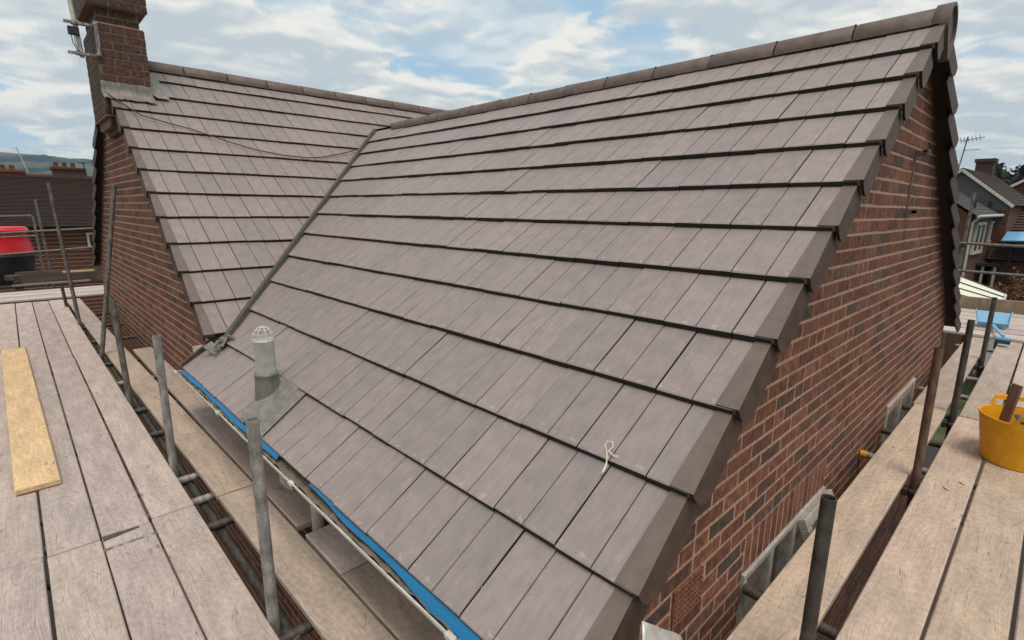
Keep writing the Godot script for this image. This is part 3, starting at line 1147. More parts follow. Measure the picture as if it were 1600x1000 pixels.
func build_main_roof(house: Node3D) -> void:
	var s_top := 11.02 * G2
	var st := begin()
	var zr := roof2(0, s_top).z
	for side in [0, 1]:
		var P := func(x: float, s: float, h: float) -> Vector3:
			var v := roof2(x, s, h)
			return v if side == 0 else Vector3(v.x, v.y, 2.0 * zr - v.z)
		var x0 := -0.078
		var x1 := 6.3
		var a: Vector3 = P.call(x0, -0.98 * G2, -0.036)
		var b: Vector3 = P.call(x0, s_top, -0.036)
		var c: Vector3 = P.call(x1, s_top, -0.036)
		var d: Vector3 = P.call(x1, -0.98 * G2, -0.036)
		if side == 0:   # the front wing takes the lower right of this slope
			d = P.call(3.2, 5.0 * G2, -0.036)
			var e: Vector3 = P.call(0.14, -0.98 * G2, -0.036)
			quad(st, a, b, d, e)
			quad(st, b, c, d, d)
		else:
			quad(st, a, b, c, d)
		var n := Vector3(0, C2, S2 if side == 0 else -S2) * 0.025
		quad(st, a, a - n, b - n, b)
		var e2: Vector3 = P.call(0.14, -0.98 * G2, -0.036)
		quad(st, a, e2, e2 - n, a - n)
		quad(st, a - n, P.call(0.3, -0.98 * G2, -0.061), P.call(0.3, s_top, -0.061), b - n)
	var roof := obj("roof", st, M.slab, house)
	var w := 0.332
	var full := []
	var half := []
	for k in 8:
		full.append(tile_mesh(w, G2, true, k, rng))
		half.append(tile_mesh(w * 0.5, G2, false, k, rng))
	for k in range(-1, 11):
		var s := k * G2 + (0.01 if k == -1 else 0.0)
		var y_head := roof2(0, s + G2).y
		var x_end := y_head / tan(P1) - 0.04
		if k >= 8:
			x_end = 5.4
		var x := -0.09
		if posmod(k, 2) == 1:
			var t0 := Transform3D(basis2, roof2(x, s))
			pieces.append([shows(t0.origin, basis2.y, 0.06), "roof_tile", half[rng.randi() % 8], M.tile_far, rng.randi() % 7, t0, roof])
			x += w * 0.5
		while x < x_end:
			var t := Transform3D(basis2 * Basis(Vector3(1, 0, 0), rng.randf_range(-0.004, 0.004)) * Basis(Vector3(0, 1, 0), rng.randf_range(-0.003, 0.003)), roof2(x, s + rng.randf_range(-0.003, 0.003), rng.randf_range(-0.002, 0.002)))
			pieces.append([shows(t.origin, basis2.y, 0.12), "roof_tile", full[rng.randi() % 8], M.tile_far, rng.randi() % 7, t, roof])
			x += w
	var fs := begin()
	for k in range(-1, 11):
		var a := roof2(-0.085, k * G2, 0.0)
		var b := roof2(-0.085, k * G2 + G2 + 0.05, -LIFT)
		a.z = 2.0 * zr - a.z
		b.z = 2.0 * zr - b.z
		var dx := Vector3(6.4, 0, 0)
		var dn := Vector3(0, -C2, S2) * 0.022
		quad(fs, a, b, b + dx, a + dx)
		quad(fs, a + dn, a, a + dx, a + dn + dx)
		quad(fs, a + dn, b + dn, b, a)
	var fo := obj("tile_courses", fs, M.tile_far[0], roof)
	fo.set_meta("kind", "stuff")
	var cap := cap_mesh(G2, -1.0, 0.135)
	var cap2 := cap_mesh(G2, 1.0, 0.135)
	var bf := Basis(Vector3(-1, 0, 0), Vector3(0, C2, -S2), Vector3(0, -S2, -C2))
	for k in range(-1, 9):
		inst_cap(cap, M.cap, Transform3D(basis2, roof2(-0.09, k * G2 + 0.001)), roof)
	for k in range(-1, 8):
		var p := roof2(-0.09, k * G2)
		inst_cap(cap2, M.cap, Transform3D(bf, Vector3(p.x, p.y, 2.0 * zr - p.z)), roof)
	var yr := roof2(0, s_top).y
	var x := 0.33
	var i := 0
	while x < 5.9:
		var len := 0.53 if i else 0.50
		inst("ridge_tile", ridge_mesh(len - 0.005, 0.142), M.ridge, Transform3D(Basis(Vector3(0, 0, 1), rng.randf_range(-0.005, 0.005)), Vector3(x, yr - 0.09, zr)), roof)
		x += len
		i += 1

func build_chimney(house: Node3D) -> void:
	var ch := Node3D.new()
	put(ch, "chimney", house)
	var zf := -7.15
	var zb := -8.12
	var c := 0.0885
	var y0 := 2.03
	var st := begin()
	boxes(st, Vector3(-0.152, 2.1, zb + 0.003), Vector3(0.322, 3.09, zf - 0.003))
	boxes(st, Vector3(-0.115, 3.09, zb + 0.043), Vector3(0.285, 3.27, zf - 0.043))
	boxes(st, Vector3(-0.20, 3.27, zb - 0.04), Vector3(0.36, 3.60, zf + 0.04))
	boxes(st, Vector3(-0.11, 2.0, zb + 0.06), Vector3(0.3, 2.1, zf - 0.12))
	obj("mortar", st, M.mortar_old, ch)
	var wf := begin()   # sloped mortar weathering on the shoulder
	boxes(wf, Vector3(-0.15, 3.088, zb + 0.01), Vector3(0.318, 3.105, zf - 0.01), 0.008)
	obj("mortar_shoulder", wf, M.mortar, ch)
	var faces := [[Transform3D(Basis(), Vector3(0, 0, zf)), -0.155, 0.325], [Transform3D(Basis(Vector3(0, 0, 1), Vector3(0, 1, 0), Vector3(-1, 0, 0)), Vector3(-0.155, 0, 0)), zb, zf - 0.03]]
	for f in faces:
		var a: float = f[1]
		var b: float = f[2]
		var xf: Transform3D = f[0]
		var dark := 0.9
		lay_bricks(ch, xf, y0 + c * 12.0, 2.1, c, 0.265, func(_y: float) -> float: return a, func(_y: float) -> float: return b, [], dark)
		lay_bricks(ch, xf * at(Vector3(0, 0, -0.04)), y0 + c * 14.0, y0 + c * 12.0 - 0.01, c, 0.265, func(_y: float) -> float: return a + 0.04, func(_y: float) -> float: return b - 0.04, [], dark)
		lay_bricks(ch, xf * at(Vector3(0, 0, 0.045)), y0 + c * 17.0, y0 + c * 14.0 - 0.01, c, 0.265, func(_y: float) -> float: return a - 0.045, func(_y: float) -> float: return b + 0.045, [], dark)
	# corbel bricks stepping back to the wall below
	for k in 2:
		var d := 0.05 * (k + 1)
		var cb := begin()
		for j in 4 - k:
			boxes(cb, Vector3(-0.155 + d, 2.1 - c * (k + 1) + 0.009, zf - 0.04 - 0.255 * (j + 1) + 0.01), Vector3(0.0, 2.1 - c * k, zf - 0.04 - 0.255 * j), 0.004)
		obj("corbel", cb, M.brick[4], ch)
	# lead apron, dressed over the tiles, and the paler side soaker
	var ap := begin()
	var n := 16
	var rows := [[2.475, 0.004, false], [2.43, 0.008, false], [2.375, 0.012, false]]
	ap.set_smooth_group(0)
	for i in n:
		var xa := lerpf(-0.165, 0.335, float(i) / n)
		var xb := lerpf(-0.165, 0.335, float(i + 1) / n)
		var P := func(x: float, r: int) -> Vector3:
			var wv := 0.006 * sin(x * 37.0) + 0.004 * sin(x * 81.0 + 1.0)
			if r == 0:
				return Vector3(x, 2.478 + wv * 0.6, zf + 0.005)
			if r == 1:
				return Vector3(x, 2.42, zf + 0.012 + absf(wv))
			var v := roof2(x, 0, 0)
			var s := 8.79 * G2 if r == 2 else 8.42 * G2 + wv * 1.5
			return roof2(x, s, 0.012 + absf(wv) * (0.6 if r == 2 else 1.0))
		for r in 3:
			quad(ap, P.call(xa, r), P.call(xb, r), P.call(xb, r + 1), P.call(xa, r + 1))
	obj("lead_apron", ap, M.lead_dark, ch)
	var so := begin()
	so.set_smooth_group(0)
	for i in 8:
		var sa := lerpf(8.78, 10.35, i / 8.0) * G2
		var sb := lerpf(8.78, 10.35, (i + 1) / 8.0) * G2
		var h0 := 0.012 + 0.004 * sin(i * 2.1)
		var h1 := 0.012 + 0.004 * sin((i + 1) * 2.1)
		quad(so, roof2(0.33, sa, h0 + 0.03), roof2(0.33, sb, h1 + 0.03), roof2(0.37, sb, h1), roof2(0.37, sa, h0))
		quad(so, roof2(0.37, sa, h0), roof2(0.37, sb, h1), roof2(0.50 - 0.03 * (i + 1) / 8.0, sb, h1 * 0.8), roof2(0.50 - 0.03 * i / 8.0, sa, h0 * 0.8))
	obj("lead_soaker", so, M.lead, ch)

func build_gutter(house: Node3D) -> void:
	var cx := -0.262
	var cy := -0.252
	var r := 0.056
	var g := begin()
	g.set_smooth_group(0)
	var z0 := 0.05
	var z1 := -4.20
	var seg := 12
	for k in seg:
		var a0 := PI + PI * k / seg
		var a1 := PI + PI * (k + 1) / seg
		for rr in [r, r - 0.004]:
			quad(g, Vector3(cx + cos(a0) * rr, cy + sin(a0) * rr, z0), Vector3(cx + cos(a0) * rr, cy + sin(a0) * rr, z1), Vector3(cx + cos(a1) * rr, cy + sin(a1) * rr, z1), Vector3(cx + cos(a1) * rr, cy + sin(a1) * rr, z0))
	g.set_smooth_group(-1)
	boxes(g, Vector3(cx - r - 0.004, cy - 0.004, z1), Vector3(cx - r + 0.003, cy + 0.003, z0))
	boxes(g, Vector3(cx + r - 0.003, cy - 0.004, z1), Vector3(cx + r + 0.004, cy + 0.003, z0))
	var gut := obj("gutter", g, M.white, house)
	for z in [-0.45, -1.75, -3.0]:
		var b := begin()
		b.set_smooth_group(0)
		for k in seg:
			var a0 := PI - 0.12 + (PI + 0.24) * k / seg
			var a1 := PI - 0.12 + (PI + 0.24) * (k + 1) / seg
			for q in [[0.060, 0.02, -0.02], [0.066, 0.02, -0.02]]:
				quad(b, Vector3(cx + cos(a0) * q[0], cy + sin(a0) * q[0], z + q[1]), Vector3(cx + cos(a0) * q[0], cy + sin(a0) * q[0], z + q[2]), Vector3(cx + cos(a1) * q[0], cy + sin(a1) * q[0], z + q[2]), Vector3(cx + cos(a1) * q[0], cy + sin(a1) * q[0], z + q[1]))
		b.set_smooth_group(-1)
		boxes(b, Vector3(cx - 0.068, cy - 0.010, z - 0.022), Vector3(cx - 0.046, cy + 0.008, z + 0.022), 0.003)
		boxes(b, Vector3(cx + 0.05, cy - 0.03, z - 0.02), Vector3(-0.16, cy + 0.02, z + 0.02), 0.003)
		obj("gutter_bracket", b, M.white, gut)
	var e := begin()
	var ec := PackedVector2Array()
	for k in 13:
		ec.append(Vector2(cos(PI + PI * k / 12.0), sin(PI + PI * k / 12.0)) * (r + 0.004))
	prism(e, ec, Transform3D(Basis(), Vector3(cx, cy, z1)), 0.012)
	boxes(e, Vector3(cx - 0.066, cy - 0.012, z1 - 0.02), Vector3(cx - 0.045, cy + 0.006, z1 + 0.03), 0.003)
	obj("stop_end", e, M.white, gut)
	var d := begin()   # silt and moss lying in the gutter
	d.set_smooth_group(0)
	var dn := fn(9.0, 77, 4)
	var nz := 170
	for i in nz:
		for j in 4:
			var P := func(ii: int, jj: int) -> Vector3:
				var z := lerpf(z0 - 0.02, z1 + 0.03, float(ii) / nz)
				var u := lerpf(-0.047, 0.047, jj / 4.0)
				return Vector3(cx + u, cy - 0.012 + 0.024 * dn.get_noise_2d(z, u * 3.0) + 0.012 * absf(u) / 0.047, z)
			quad(d, P.call(i, j), P.call(i + 1, j), P.call(i + 1, j + 1), P.call(i, j + 1))
	obj("gutter_silt", d, M.debris, gut).set_meta("kind", "stuff")
	var dp := begin()
	tube(dp, [Vector3(cx, cy - 0.05, -1.98), Vector3(cx, cy - 0.09, -1.98), Vector3(cx + 0.02, cy - 0.12, -1.98), Vector3(-0.13, cy - 0.22, -1.98), Vector3(-0.11, cy - 0.25, -1.98), Vector3(-0.11, cy - 0.30, -1.98), Vector3(-0.11, -5.3, -1.98)], 0.034, 16)
	obj("downpipe", dp, M.grey_pvc, gut)
	# fascia board behind the gutter
	var fa := begin()
	boxes(fa, Vector3(-0.185, -0.36, -4.12), Vector3(-0.165, -0.15, 0.0), 0.002)
	boxes(fa, Vector3(-0.165, -0.36, -4.12), Vector3(0.0, -0.345, 0.0))
	boxes(fa, Vector3(-0.185, -0.30, -4.14), Vector3(0.0, -0.05, -4.121))
	obj("fascia", fa, M.white, house)
	# blue eaves membrane hanging from under the bottom course
	for span in [[-2.02, -4.08, 0.028], [0.02, -1.62, 0.0]]:
		var m := begin()
		m.set_smooth_group(0)
		var n := 90
		for i in n:
			var P := func(ii: int, row: int) -> Vector3:
				var t := float(ii) / n
				var z := lerpf(span[0], span[1], t)
				var len := 0.030 + 0.0035 * sin(z * 4.1) + 0.002 * sin(z * 13.0)
				if span[2] == 0.0:
					len = lerpf(0.052, 0.012, t) + 0.005 * sin(z * 9.0)
				var x: float = -0.268 - [0.0, 0.016, 0.028][row] * clampf(len / 0.03, 0.6, 1.3)
				var y: float = -0.212 - [0.0, 0.45, 1.0][row] * len + 0.0012 * sin(z * 17.0 + row)
				return Vector3(x, y, z)
			for row in 2:
				quad(m, P.call(i, row), P.call(i, row + 1), P.call(i + 1, row + 1), P.call(i + 1, row))
		obj("eaves_membrane", m, M.blue, house)
	# dark trim where the bottom course stops short of the main gable
	var tr := begin()
	var ta := roof1(-0.345, -4.12, 0.0)
	var tb := roof1(0.03, -4.12, 0.0)
	box(tr, Vector3(0.03, 0.05, (tb - ta).length()), Transform3D(basis1, (ta + tb) * 0.5), 0.004)
	obj("edge_trim", tr, M.cap, house)

func build_vent(house: Node3D) -> void:
	var px := -0.10
	var pz := -2.65
	var v := begin()
	lathe(v, [Vector2(0.060, -0.3), Vector2(0.060, 0.262), Vector2(0.064, 0.264), Vector2(0.064, 0.282), Vector2(0.054, 0.282), Vector2(0.054, 0.1)], at(Vector3(px, 0, pz)), 26)
	var vent := obj("vent_pipe", v, M.vent, house)
	var cage := begin()
	for k in 8:
		var a := TAU * k / 8.0
		var pts := []
		for i in 7:
			var b := PI * 0.5 * i / 6.0
			pts.append(Vector3(px + cos(a) * cos(b) * 0.061, 0.282 + sin(b) * 0.075, pz + sin(a) * cos(b) * 0.061))
		tube(cage, pts, 0.0035, 6)
	for b in [0.02, 0.45, 0.9, 1.25]:
		var pts := []
		for i in 25:
			var a := TAU * i / 24.0
			pts.append(Vector3(px + cos(a) * cos(b) * 0.0615, 0.282 + sin(b) * 0.075, pz + sin(a) * cos(b) * 0.0615))
		tube(cage, pts, 0.004 if b < 0.1 else 0.003, 6)
	obj("balloon_guard", cage, M.white, vent)
	var sl := begin()
	lathe(sl, [Vector2(0.082, -0.13), Vector2(0.076, -0.06), Vector2(0.072, 0.0), Vector2(0.070, 0.045), Vector2(0.074, 0.05), Vector2(0.070, 0.062), Vector2(0.061, 0.064)], at(Vector3(px, 0, pz)), 26)
	obj("lead_sleeve", sl, M.lead_dark, vent)
	# the slate of lead, dressed down over the bottom course
	var sh := begin()
	sh.set_smooth_group(0)
	var wn := fn(7.0, 91, 3)
	var nx := 20
	var ns := 16
	for i in nx:
		for j in ns:
			var P := func(ii: int, jj: int) -> Vector3:
				var t := float(jj) / ns
				var z := lerpf(-2.80 + 0.14 * t, -2.31 + 0.05 * t, float(ii) / nx)
				var s := lerpf(0.012, -0.338, t)
				var e := smoothstep(0.0, 0.1, minf(float(ii) / nx, 1.0 - float(ii) / nx))
				var q := roof1(s, z, -0.020 + 0.024 * t + 0.006 + 0.009 * (wn.get_noise_2d(z, s * 1.4) + 0.3) * e)
				var dd := Vector2(q.x - px, q.z - pz).length()
				q.y += 0.028 * exp(-dd * dd / 0.008)
				return q
			quad(sh, P.call(i, j), P.call(i + 1, j), P.call(i + 1, j + 1), P.call(i, j + 1))
	obj("lead_slate", sh, M.lead, vent)

# ---------------------------------------------------------------- scaffold
func board(called: String, label: String, x0: float, x1: float, z0: float, z1: float, y: float, tint: Color, group: String, skew0 := 0.0, skew1 := 0.0, dy := 0.0, along_x := false) -> Node3D:
	# a scaffold board with its own grain; long along z (or along x)
	var a := Vector3((x0 + x1) * 0.5 + skew0, y, z0)
	var b := Vector3((x0 + x1) * 0.5 + skew1, y, z1)
	var w := x1 - x0
	if along_x:
		a = Vector3(x0, y, (z0 + z1) * 0.5 + skew0)
		b = Vector3(x1, y, (z0 + z1) * 0.5 + skew1)
		w = absf(z1 - z0)
	var d := (b - a).normalized()
	var basis := Basis(Vector3.UP.cross(d).normalized(), Vector3.UP, d)
	basis = Basis(basis.x, d.cross(basis.x), d) * Basis(Vector3(0, 0, 1), rng.randf_range(-0.006, 0.006))
	var o := MeshInstance3D.new()
	var st := begin()
	var flip := 1.0 if rng.randf() < 0.5 else -1.0
	var fl2 := 1.0 if rng.randf() < 0.5 else -1.0
	w -= rng.randf_range(0.004, 0.010)
	box(st, Vector3(w, 0.038, (b - a).length()), Transform3D(), 0.005, Vector2(2.05 * flip, fl2 / 4.6), Vector2((0.25 if rng.randf() < 0.5 else 0.75), rng.randf()))
	st.generate_normals()
	o.mesh = st.commit()
	var tone := rng.randf_range(0.93, 1.03)
	o.material_override = wood_mat(M.wood[rng.randi() % 2], Color(tint.r * tone, tint.g * tone * rng.randf_range(0.985, 0.998), tint.b * tone * rng.randf_range(0.965, 1.0)))
	o.transform = Transform3D(basis, (a + b) * 0.5 + Vector3(0, -0.019 + dy + rng.randf_range(-0.004, 0.003), 0))
	put(o, called)
	tag(o, label, "scaffold board", group)
	return o

func band(parent: Node3D, along: float) -> void:
	# nailed steel end band
	var st := begin()
	box(st, Vector3(0.232, 0.041, 0.026), at(Vector3(0, 0, along)), 0.001)
	obj("end_band", st, M.galv, parent)

func standard(x: float, z: float, top: float, lean: Vector2, m: Material, label: String, coupler_y: float, turn: float) -> void:
	var h := top + 5.35
	lean *= h / (top + 0.68)
	var t := thing("scaffold_pole", label, "scaffold pole", Vector3(x - lean.x * 4.67 / h, -5.35, z - lean.y * 4.67 / h), "upright scaffold poles round the house")
	var st := begin()
	pipe(st, Vector3(0, 0, 0), Vector3(lean.x, h, lean.y))
	obj("tube", st, m, t)
	var bp := begin()
	box(bp, Vector3(0.15, 0.008, 0.15), at(Vector3(0, 0.004, 0)), 0.002)
	obj("base_plate", bp, M.galv_dark, t)
	coupler(t, Vector3(lean.x, h, lean.y) * ((coupler_y + 5.35) / h), turn)

func coupler(t: Node3D, p: Vector3, turn: float) -> void:
	var c := begin()
	var b := Basis(Vector3.UP, turn)
	lathe(c, [Vector2(0.026, -0.026), Vector2(0.034, -0.024), Vector2(0.034, 0.024), Vector2(0.026, 0.026)], Transform3D(b, p), 14)
	box(c, Vector3(0.034, 0.052, 0.062), Transform3D(b, p + b * Vector3(0.045, -0.006, 0)), 0.006)
	tube(c, [p + b * Vector3(0.03, 0.012, 0.03), p + b * Vector3(0.03, 0.012, 0.075)], 0.007, 8)
	box(c, Vector3(0.02, 0.02, 0.014), Transform3D(b, p + b * Vector3(0.03, 0.012, 0.06)), 0.003)
	obj("coupler", c, M.galv_dark, t)

func tube_thing(called: String, label: String, a: Vector3, b: Vector3, m: Material, group: String, cap_end := false) -> Node3D:
	var t := thing(called, label, "scaffold tube", a, group)
	var st := begin()
	pipe(st, Vector3.ZERO, b - a)
	obj("tube", st, m, t)
	if cap_end:
		var c := begin()
		var d := (b - a).normalized()
		tube(c, [-d * 0.006, d * 0.035], 0.0275, 18)
		obj("end_cap", c, mat(rgb(206, 150, 30), 0.55), t)
	return t

func build_scaffold() -> void:
	var near_c := rgb(226, 219, 217)
	var far_c := rgb(220, 214, 213)
	var g1 := "boards along the eaves walkway"
	var yl := -0.68
	# outer walkway, five boards wide; rows meet near z -2.66 and -7.18
	var cols := [[-0.795, -0.570, -2.68, -7.19, "walkway edge beside the pole row"], [-1.023, -0.798, -2.655, -7.185, "second row from the poles"], [-1.252, -1.027, -2.64, -7.13, "third row from the poles, under the yellow board"], [-1.481, -1.256, -2.665, -7.2, "fourth row from the poles"], [-1.712, -1.486, -2.3, -6.9, "outermost row of the walkway"]]
	for i in cols.size():
		var c: Array = cols[i]
		var b1 := board("scaffold_board", "weathered board nearest the viewer, " + c[4], c[0], c[1], 1.25, c[2] + 0.006, yl, near_c, g1, rng.randf_range(-0.003, 0.003), rng.randf_range(-0.004, 0.004))
		if i == 1:
			b1.set_meta("label", "weathered board with a grey steel band across its far end")
			band(b1, ((1.25 - c[2]) * 0.5) - 0.145)
		board("scaffold_board", "long grey board midway along, " + c[4], c[0], c[1], c[2] - 0.006, c[3], yl, near_c.lerp(far_c, 0.5), g1, rng.randf_range(-0.003, 0.003), rng.randf_range(-0.004, 0.004))
		board("scaffold_board", "short board at the far end, " + c[4], c[0], c[1], c[3] - 0.012, -12.35, yl, far_c, g1, 0.0, 0.01)
	var yb := board("yellow_board", "clean yellow new timber board lying on the grey walkway", -1.357, -1.130, -3.515, -7.97, yl + 0.040, rgb(255, 255, 255), "", 0.0, -0.066)
	var ym := wood_mat(M.wood[1], Color(1.0, 0.86, 0.60))
	ym.albedo_color = Color(1.0, 0.90, 0.73)
	(yb as MeshInstance3D).material_override = ym
	var eb := begin()
	box(eb, Vector3(0.229, 0.039, 0.012), at(Vector3(0, 0, (7.97 - 3.515) * 0.5)), 0.001)
	obj("end_band", eb, M.galv, yb)
	# inner boards between the poles and the wall
	var g2 := "boards between the poles and the house wall"
	board("scaffold_board", "near inner board under the gutter, beside the rubble", -0.44, -0.222, 0.7, -2.685, yl, rgb(212, 203, 194), g2, 0.012, 0.0)
	board("scaffold_board", "middle inner board running past the end of the gutter", -0.445, -0.222, -2.70, -7.19, yl, rgb(212, 203, 194), g2, 0.0, -0.055)
	board("scaffold_board", "far inner board beside the main gable", -0.50, -0.28, -7.21, -12.3, yl, far_c, g2, 0.0, -0.04)
	board("scaffold_board", "wall-side board under the gutter, nearest the gable corner", -0.213, -0.012, -0.05, -1.485, yl, rgb(212, 203, 194), g2)
	board("scaffold_board", "short wall-side board just before the downpipe", -0.210, -0.012, -1.495, -1.93, yl, near_c, g2)
	board("scaffold_board", "wall-side board beyond the downpipe, ending by the pole row", -0.213, -0.012, -2.035, -7.15, yl, rgb(212, 203, 194), g2, 0.0, -0.02)
	# broken corner at the board joint
	var wd := begin()
	prism(wd, PackedVector2Array([Vector2(0, 0), Vector2(0.165, 0.028), Vector2(0.16, 0.04), Vector2(0.0, 0.052)]), Transform3D(Basis(Vector3(1, 0, 0), Vector3(0, 0, -1), Vector3(0, 1, 0)), Vector3(-1.02, yl + 0.004, -2.60)), 0.006)
	tag(obj("slate_sliver", wd, M.valley), "thin grey wedge of slate lying across the board joint", "slate")
	# upright poles of the eaves side
	standard(-0.553, -1.43, 0.252, Vector2(-0.004, 0.0), M.galv, "tall grey pole nearest the viewer, in front of the gutter", -0.80, 0.0)
	standard(-0.556, -3.30, 0.254, Vector2(0.003, 0.0), M.galv, "short grey pole second from the viewer, opposite the gutter end", -0.80, 0.0)
	standard(-0.556, -5.05, 0.268, Vector2(-0.02, 0.0), M.galv_far, "short grey pole third along, before the gable brickwork", -0.80, 0.0)
	standard(-0.545, -7.08, 1.308, Vector2(0.36, 0.0), M.galv_far, "tall upright grey pole in front of the main gable edge", -0.80, 0.0)
	standard(-0.566, -9.32, 1.392, Vector2(-0.085, 0.0), M.galv_far, "tall leaning grey pole left of the gable, before the neighbour's roof", -0.80, 0.0)
	standard(-0.585, -11.35, -0.28, Vector2(-0.02, 0.0), M.galv_dark, "shortest dark pole stub at the far walkway end", -0.80, 0.0)
	tube_thing("scaffold_tube", "long dark ledger tube under the gap along the eaves", Vector3(-0.488, -0.80, 0.3), Vector3(-0.488, -0.80, -12.6), M.galv_dark, "")
	var gt := "cross tubes under the eaves walkway"
	var tz := [[-1.36, "nearest the rubble"], [-2.49, "just before the board joint"], [-2.84, "beside the board joint"], [-3.21, "by the second pole"], [-4.19, "midway to the third pole"], [-4.9, "by the third pole"], [-5.92, "past the third pole"], [-6.86, "by the tall pole"], [-8.24, "past the tall pole"], [-9.4, "second from the far end"], [-10.6, "at the far end"]]
	for q in tz:
		var i: int = tz.find(q)
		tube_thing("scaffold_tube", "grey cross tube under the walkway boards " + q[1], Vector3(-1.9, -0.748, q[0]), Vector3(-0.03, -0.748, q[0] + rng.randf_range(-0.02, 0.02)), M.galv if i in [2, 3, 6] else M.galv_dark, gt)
	# rubble caught in the gap
	var rb := begin()
	for k in 22:
		var s := Vector3(rng.randf_range(0.02, 0.06), rng.randf_range(0.012, 0.03), rng.randf_range(0.02, 0.06))
		box(rb, s, Transform3D(Basis.from_euler(Vector3(rng.randf() * 3, rng.randf() * 3, rng.randf() * 3)), Vector3(rng.randf_range(-0.53, -0.45), -0.76 + rng.randf_range(-0.01, 0.05), rng.randf_range(-1.32, -0.95))), 0.003)
	var ro := obj("rubble", rb, tinted(M.debris, rgb(190, 178, 170)))
	tag(ro, "grey mortar rubble caught in the gap by the nearest pole", "rubble")
	ro.set_meta("kind", "stuff")
	# ---- gable side
	var yr := -0.60
	near_c = rgb(230, 220, 207)
	var g3 := "boards along the gable walkway"
	board("scaffold_board", "knotty near board against the gable wall, under the window", -0.5, 4.555, 0.010, 0.247, yr, near_c, g3, 0.006, -0.01, 0.0, true)
	board("scaffold_board", "far board against the gable wall, beyond the rusty pole", 4.575, 8.45, -0.005, 0.235, yr, near_c.lerp(far_c, 0.5), g3, -0.012, -0.02, 0.0, true)
	var rows := [[0.315, 0.556, "first row outside the pole row"], [0.564, 0.806, "second row, under the yellow tub"], [0.815, 1.055, "third row from the wall poles"], [1.064, 1.30, "outermost row of the gable walkway"]]
	for i in rows.size():
		var r: Array = rows[i]
		var xj: float = [4.47, 4.9, 4.3, 4.6][i]
		board("scaffold_board", "near board of the gable walkway, " + r[2], -0.5, xj, r[0], r[1], yr, near_c, g3, rng.randf_range(-0.004, 0.004), rng.randf_range(-0.006, 0.0), 0.0, true)
		board("scaffold_board", "far board of the gable walkway, " + r[2], xj + 0.02, 8.5, r[0], r[1], yr, near_c.lerp(far_c, 0.5), g3, 0.0, -0.012, 0.0, true)
	for k in 4:
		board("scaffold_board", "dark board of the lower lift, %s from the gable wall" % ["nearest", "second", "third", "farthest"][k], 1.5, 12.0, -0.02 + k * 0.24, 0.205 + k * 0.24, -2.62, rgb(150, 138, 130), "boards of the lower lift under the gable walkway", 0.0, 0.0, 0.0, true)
	for k in 5:
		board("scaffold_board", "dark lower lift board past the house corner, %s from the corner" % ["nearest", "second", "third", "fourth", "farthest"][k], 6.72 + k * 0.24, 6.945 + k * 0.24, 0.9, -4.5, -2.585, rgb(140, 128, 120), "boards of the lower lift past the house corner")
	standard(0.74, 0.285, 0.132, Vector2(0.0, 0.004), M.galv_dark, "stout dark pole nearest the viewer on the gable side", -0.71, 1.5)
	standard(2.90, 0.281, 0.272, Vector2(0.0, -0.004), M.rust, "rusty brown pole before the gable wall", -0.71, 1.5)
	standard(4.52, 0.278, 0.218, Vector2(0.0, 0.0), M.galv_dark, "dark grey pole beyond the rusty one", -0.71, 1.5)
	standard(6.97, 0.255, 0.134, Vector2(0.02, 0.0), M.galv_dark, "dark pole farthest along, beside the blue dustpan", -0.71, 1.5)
	tube_thing("scaffold_tube", "long ledger tube under the gap along the gable", Vector3(0.3, -0.735, 0.345), Vector3(8.4, -0.735, 0.32), M.galv_dark, "")
	var tx := [[1.13, false, "by the open window"], [3.19, true, "with a yellow end cap"], [3.80, false, "before the second window"], [4.58, false, "at the second window"], [5.32, false, "past the third pole"], [6.12, false, "beyond the second window"], [7.88, false, "by the far pole"]]
	for q in tx:
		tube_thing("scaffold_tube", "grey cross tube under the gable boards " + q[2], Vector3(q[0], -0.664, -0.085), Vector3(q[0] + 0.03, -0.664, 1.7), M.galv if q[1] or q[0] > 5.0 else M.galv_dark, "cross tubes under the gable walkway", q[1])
	# ---- return lifts at both ends
	var g4 := "boards across the far end beyond the main gable"
	var cz := -12.45
	for k in 5:
		board("scaffold_board", "cracked cross board at the walkway's far end, " + ["nearest", "second", "third", "fourth", "rearmost"][k] + " of five", -2.2, 2.6, cz - 0.225, cz, yl + 0.045 + 0.004 * k, far_c.lerp(Color(1, 1, 1), 0.3), g4, 0.03 * (k % 2), 0.06 - 0.04 * k, 0.0, true)
		cz -= 0.235
	var tb := begin()
	box(tb, Vector3(3.4, 0.30, 0.038), Transform3D(Basis(Vector3.UP, -0.03), Vector3(0.53, -0.44, -14.22)), 0.003)
	var tbo := obj("toe_board", tb, tri_mat(mottle(61, 256, 0.02, Color(0.26, 0.22, 0.20), Color(0.46, 0.40, 0.37), Vector2(0.3, 1.6)), 1.0, 0.9))
	tag(tbo, "brown-grey board on edge behind the loose planks at the far end", "toe board")
	var pl := board("loose_plank", "loose grey plank lying askew in front of the edge board", -1.25, 0.0, -13.95, -13.80, yl + 0.17, rgb(150, 146, 144), "", 0.0, -0.06, 0.0, true)
	board("pale_plank", "short pale new plank on top of the edge board's right end", -0.42, 0.12, -14.15, -14.08, yl + 0.37, rgb(240, 214, 180), "", 0.0, 0.0, 0.0, true)
	# rail tubes and frame beyond
	tube_thing("guard_rail", "upper horizontal guard rail at the far end, before the red tub", Vector3(-3.4, 0.40, -14.45), Vector3(1.9, 0.66, -14.5), M.galv_far, "guard rails beyond the main gable")
	tube_thing("guard_rail", "lower horizontal guard rail at the far end, before the black tub", Vector3(-3.4, -0.06, -14.45), Vector3(1.9, 0.26, -14.5), M.galv_far, "guard rails beyond the main gable")
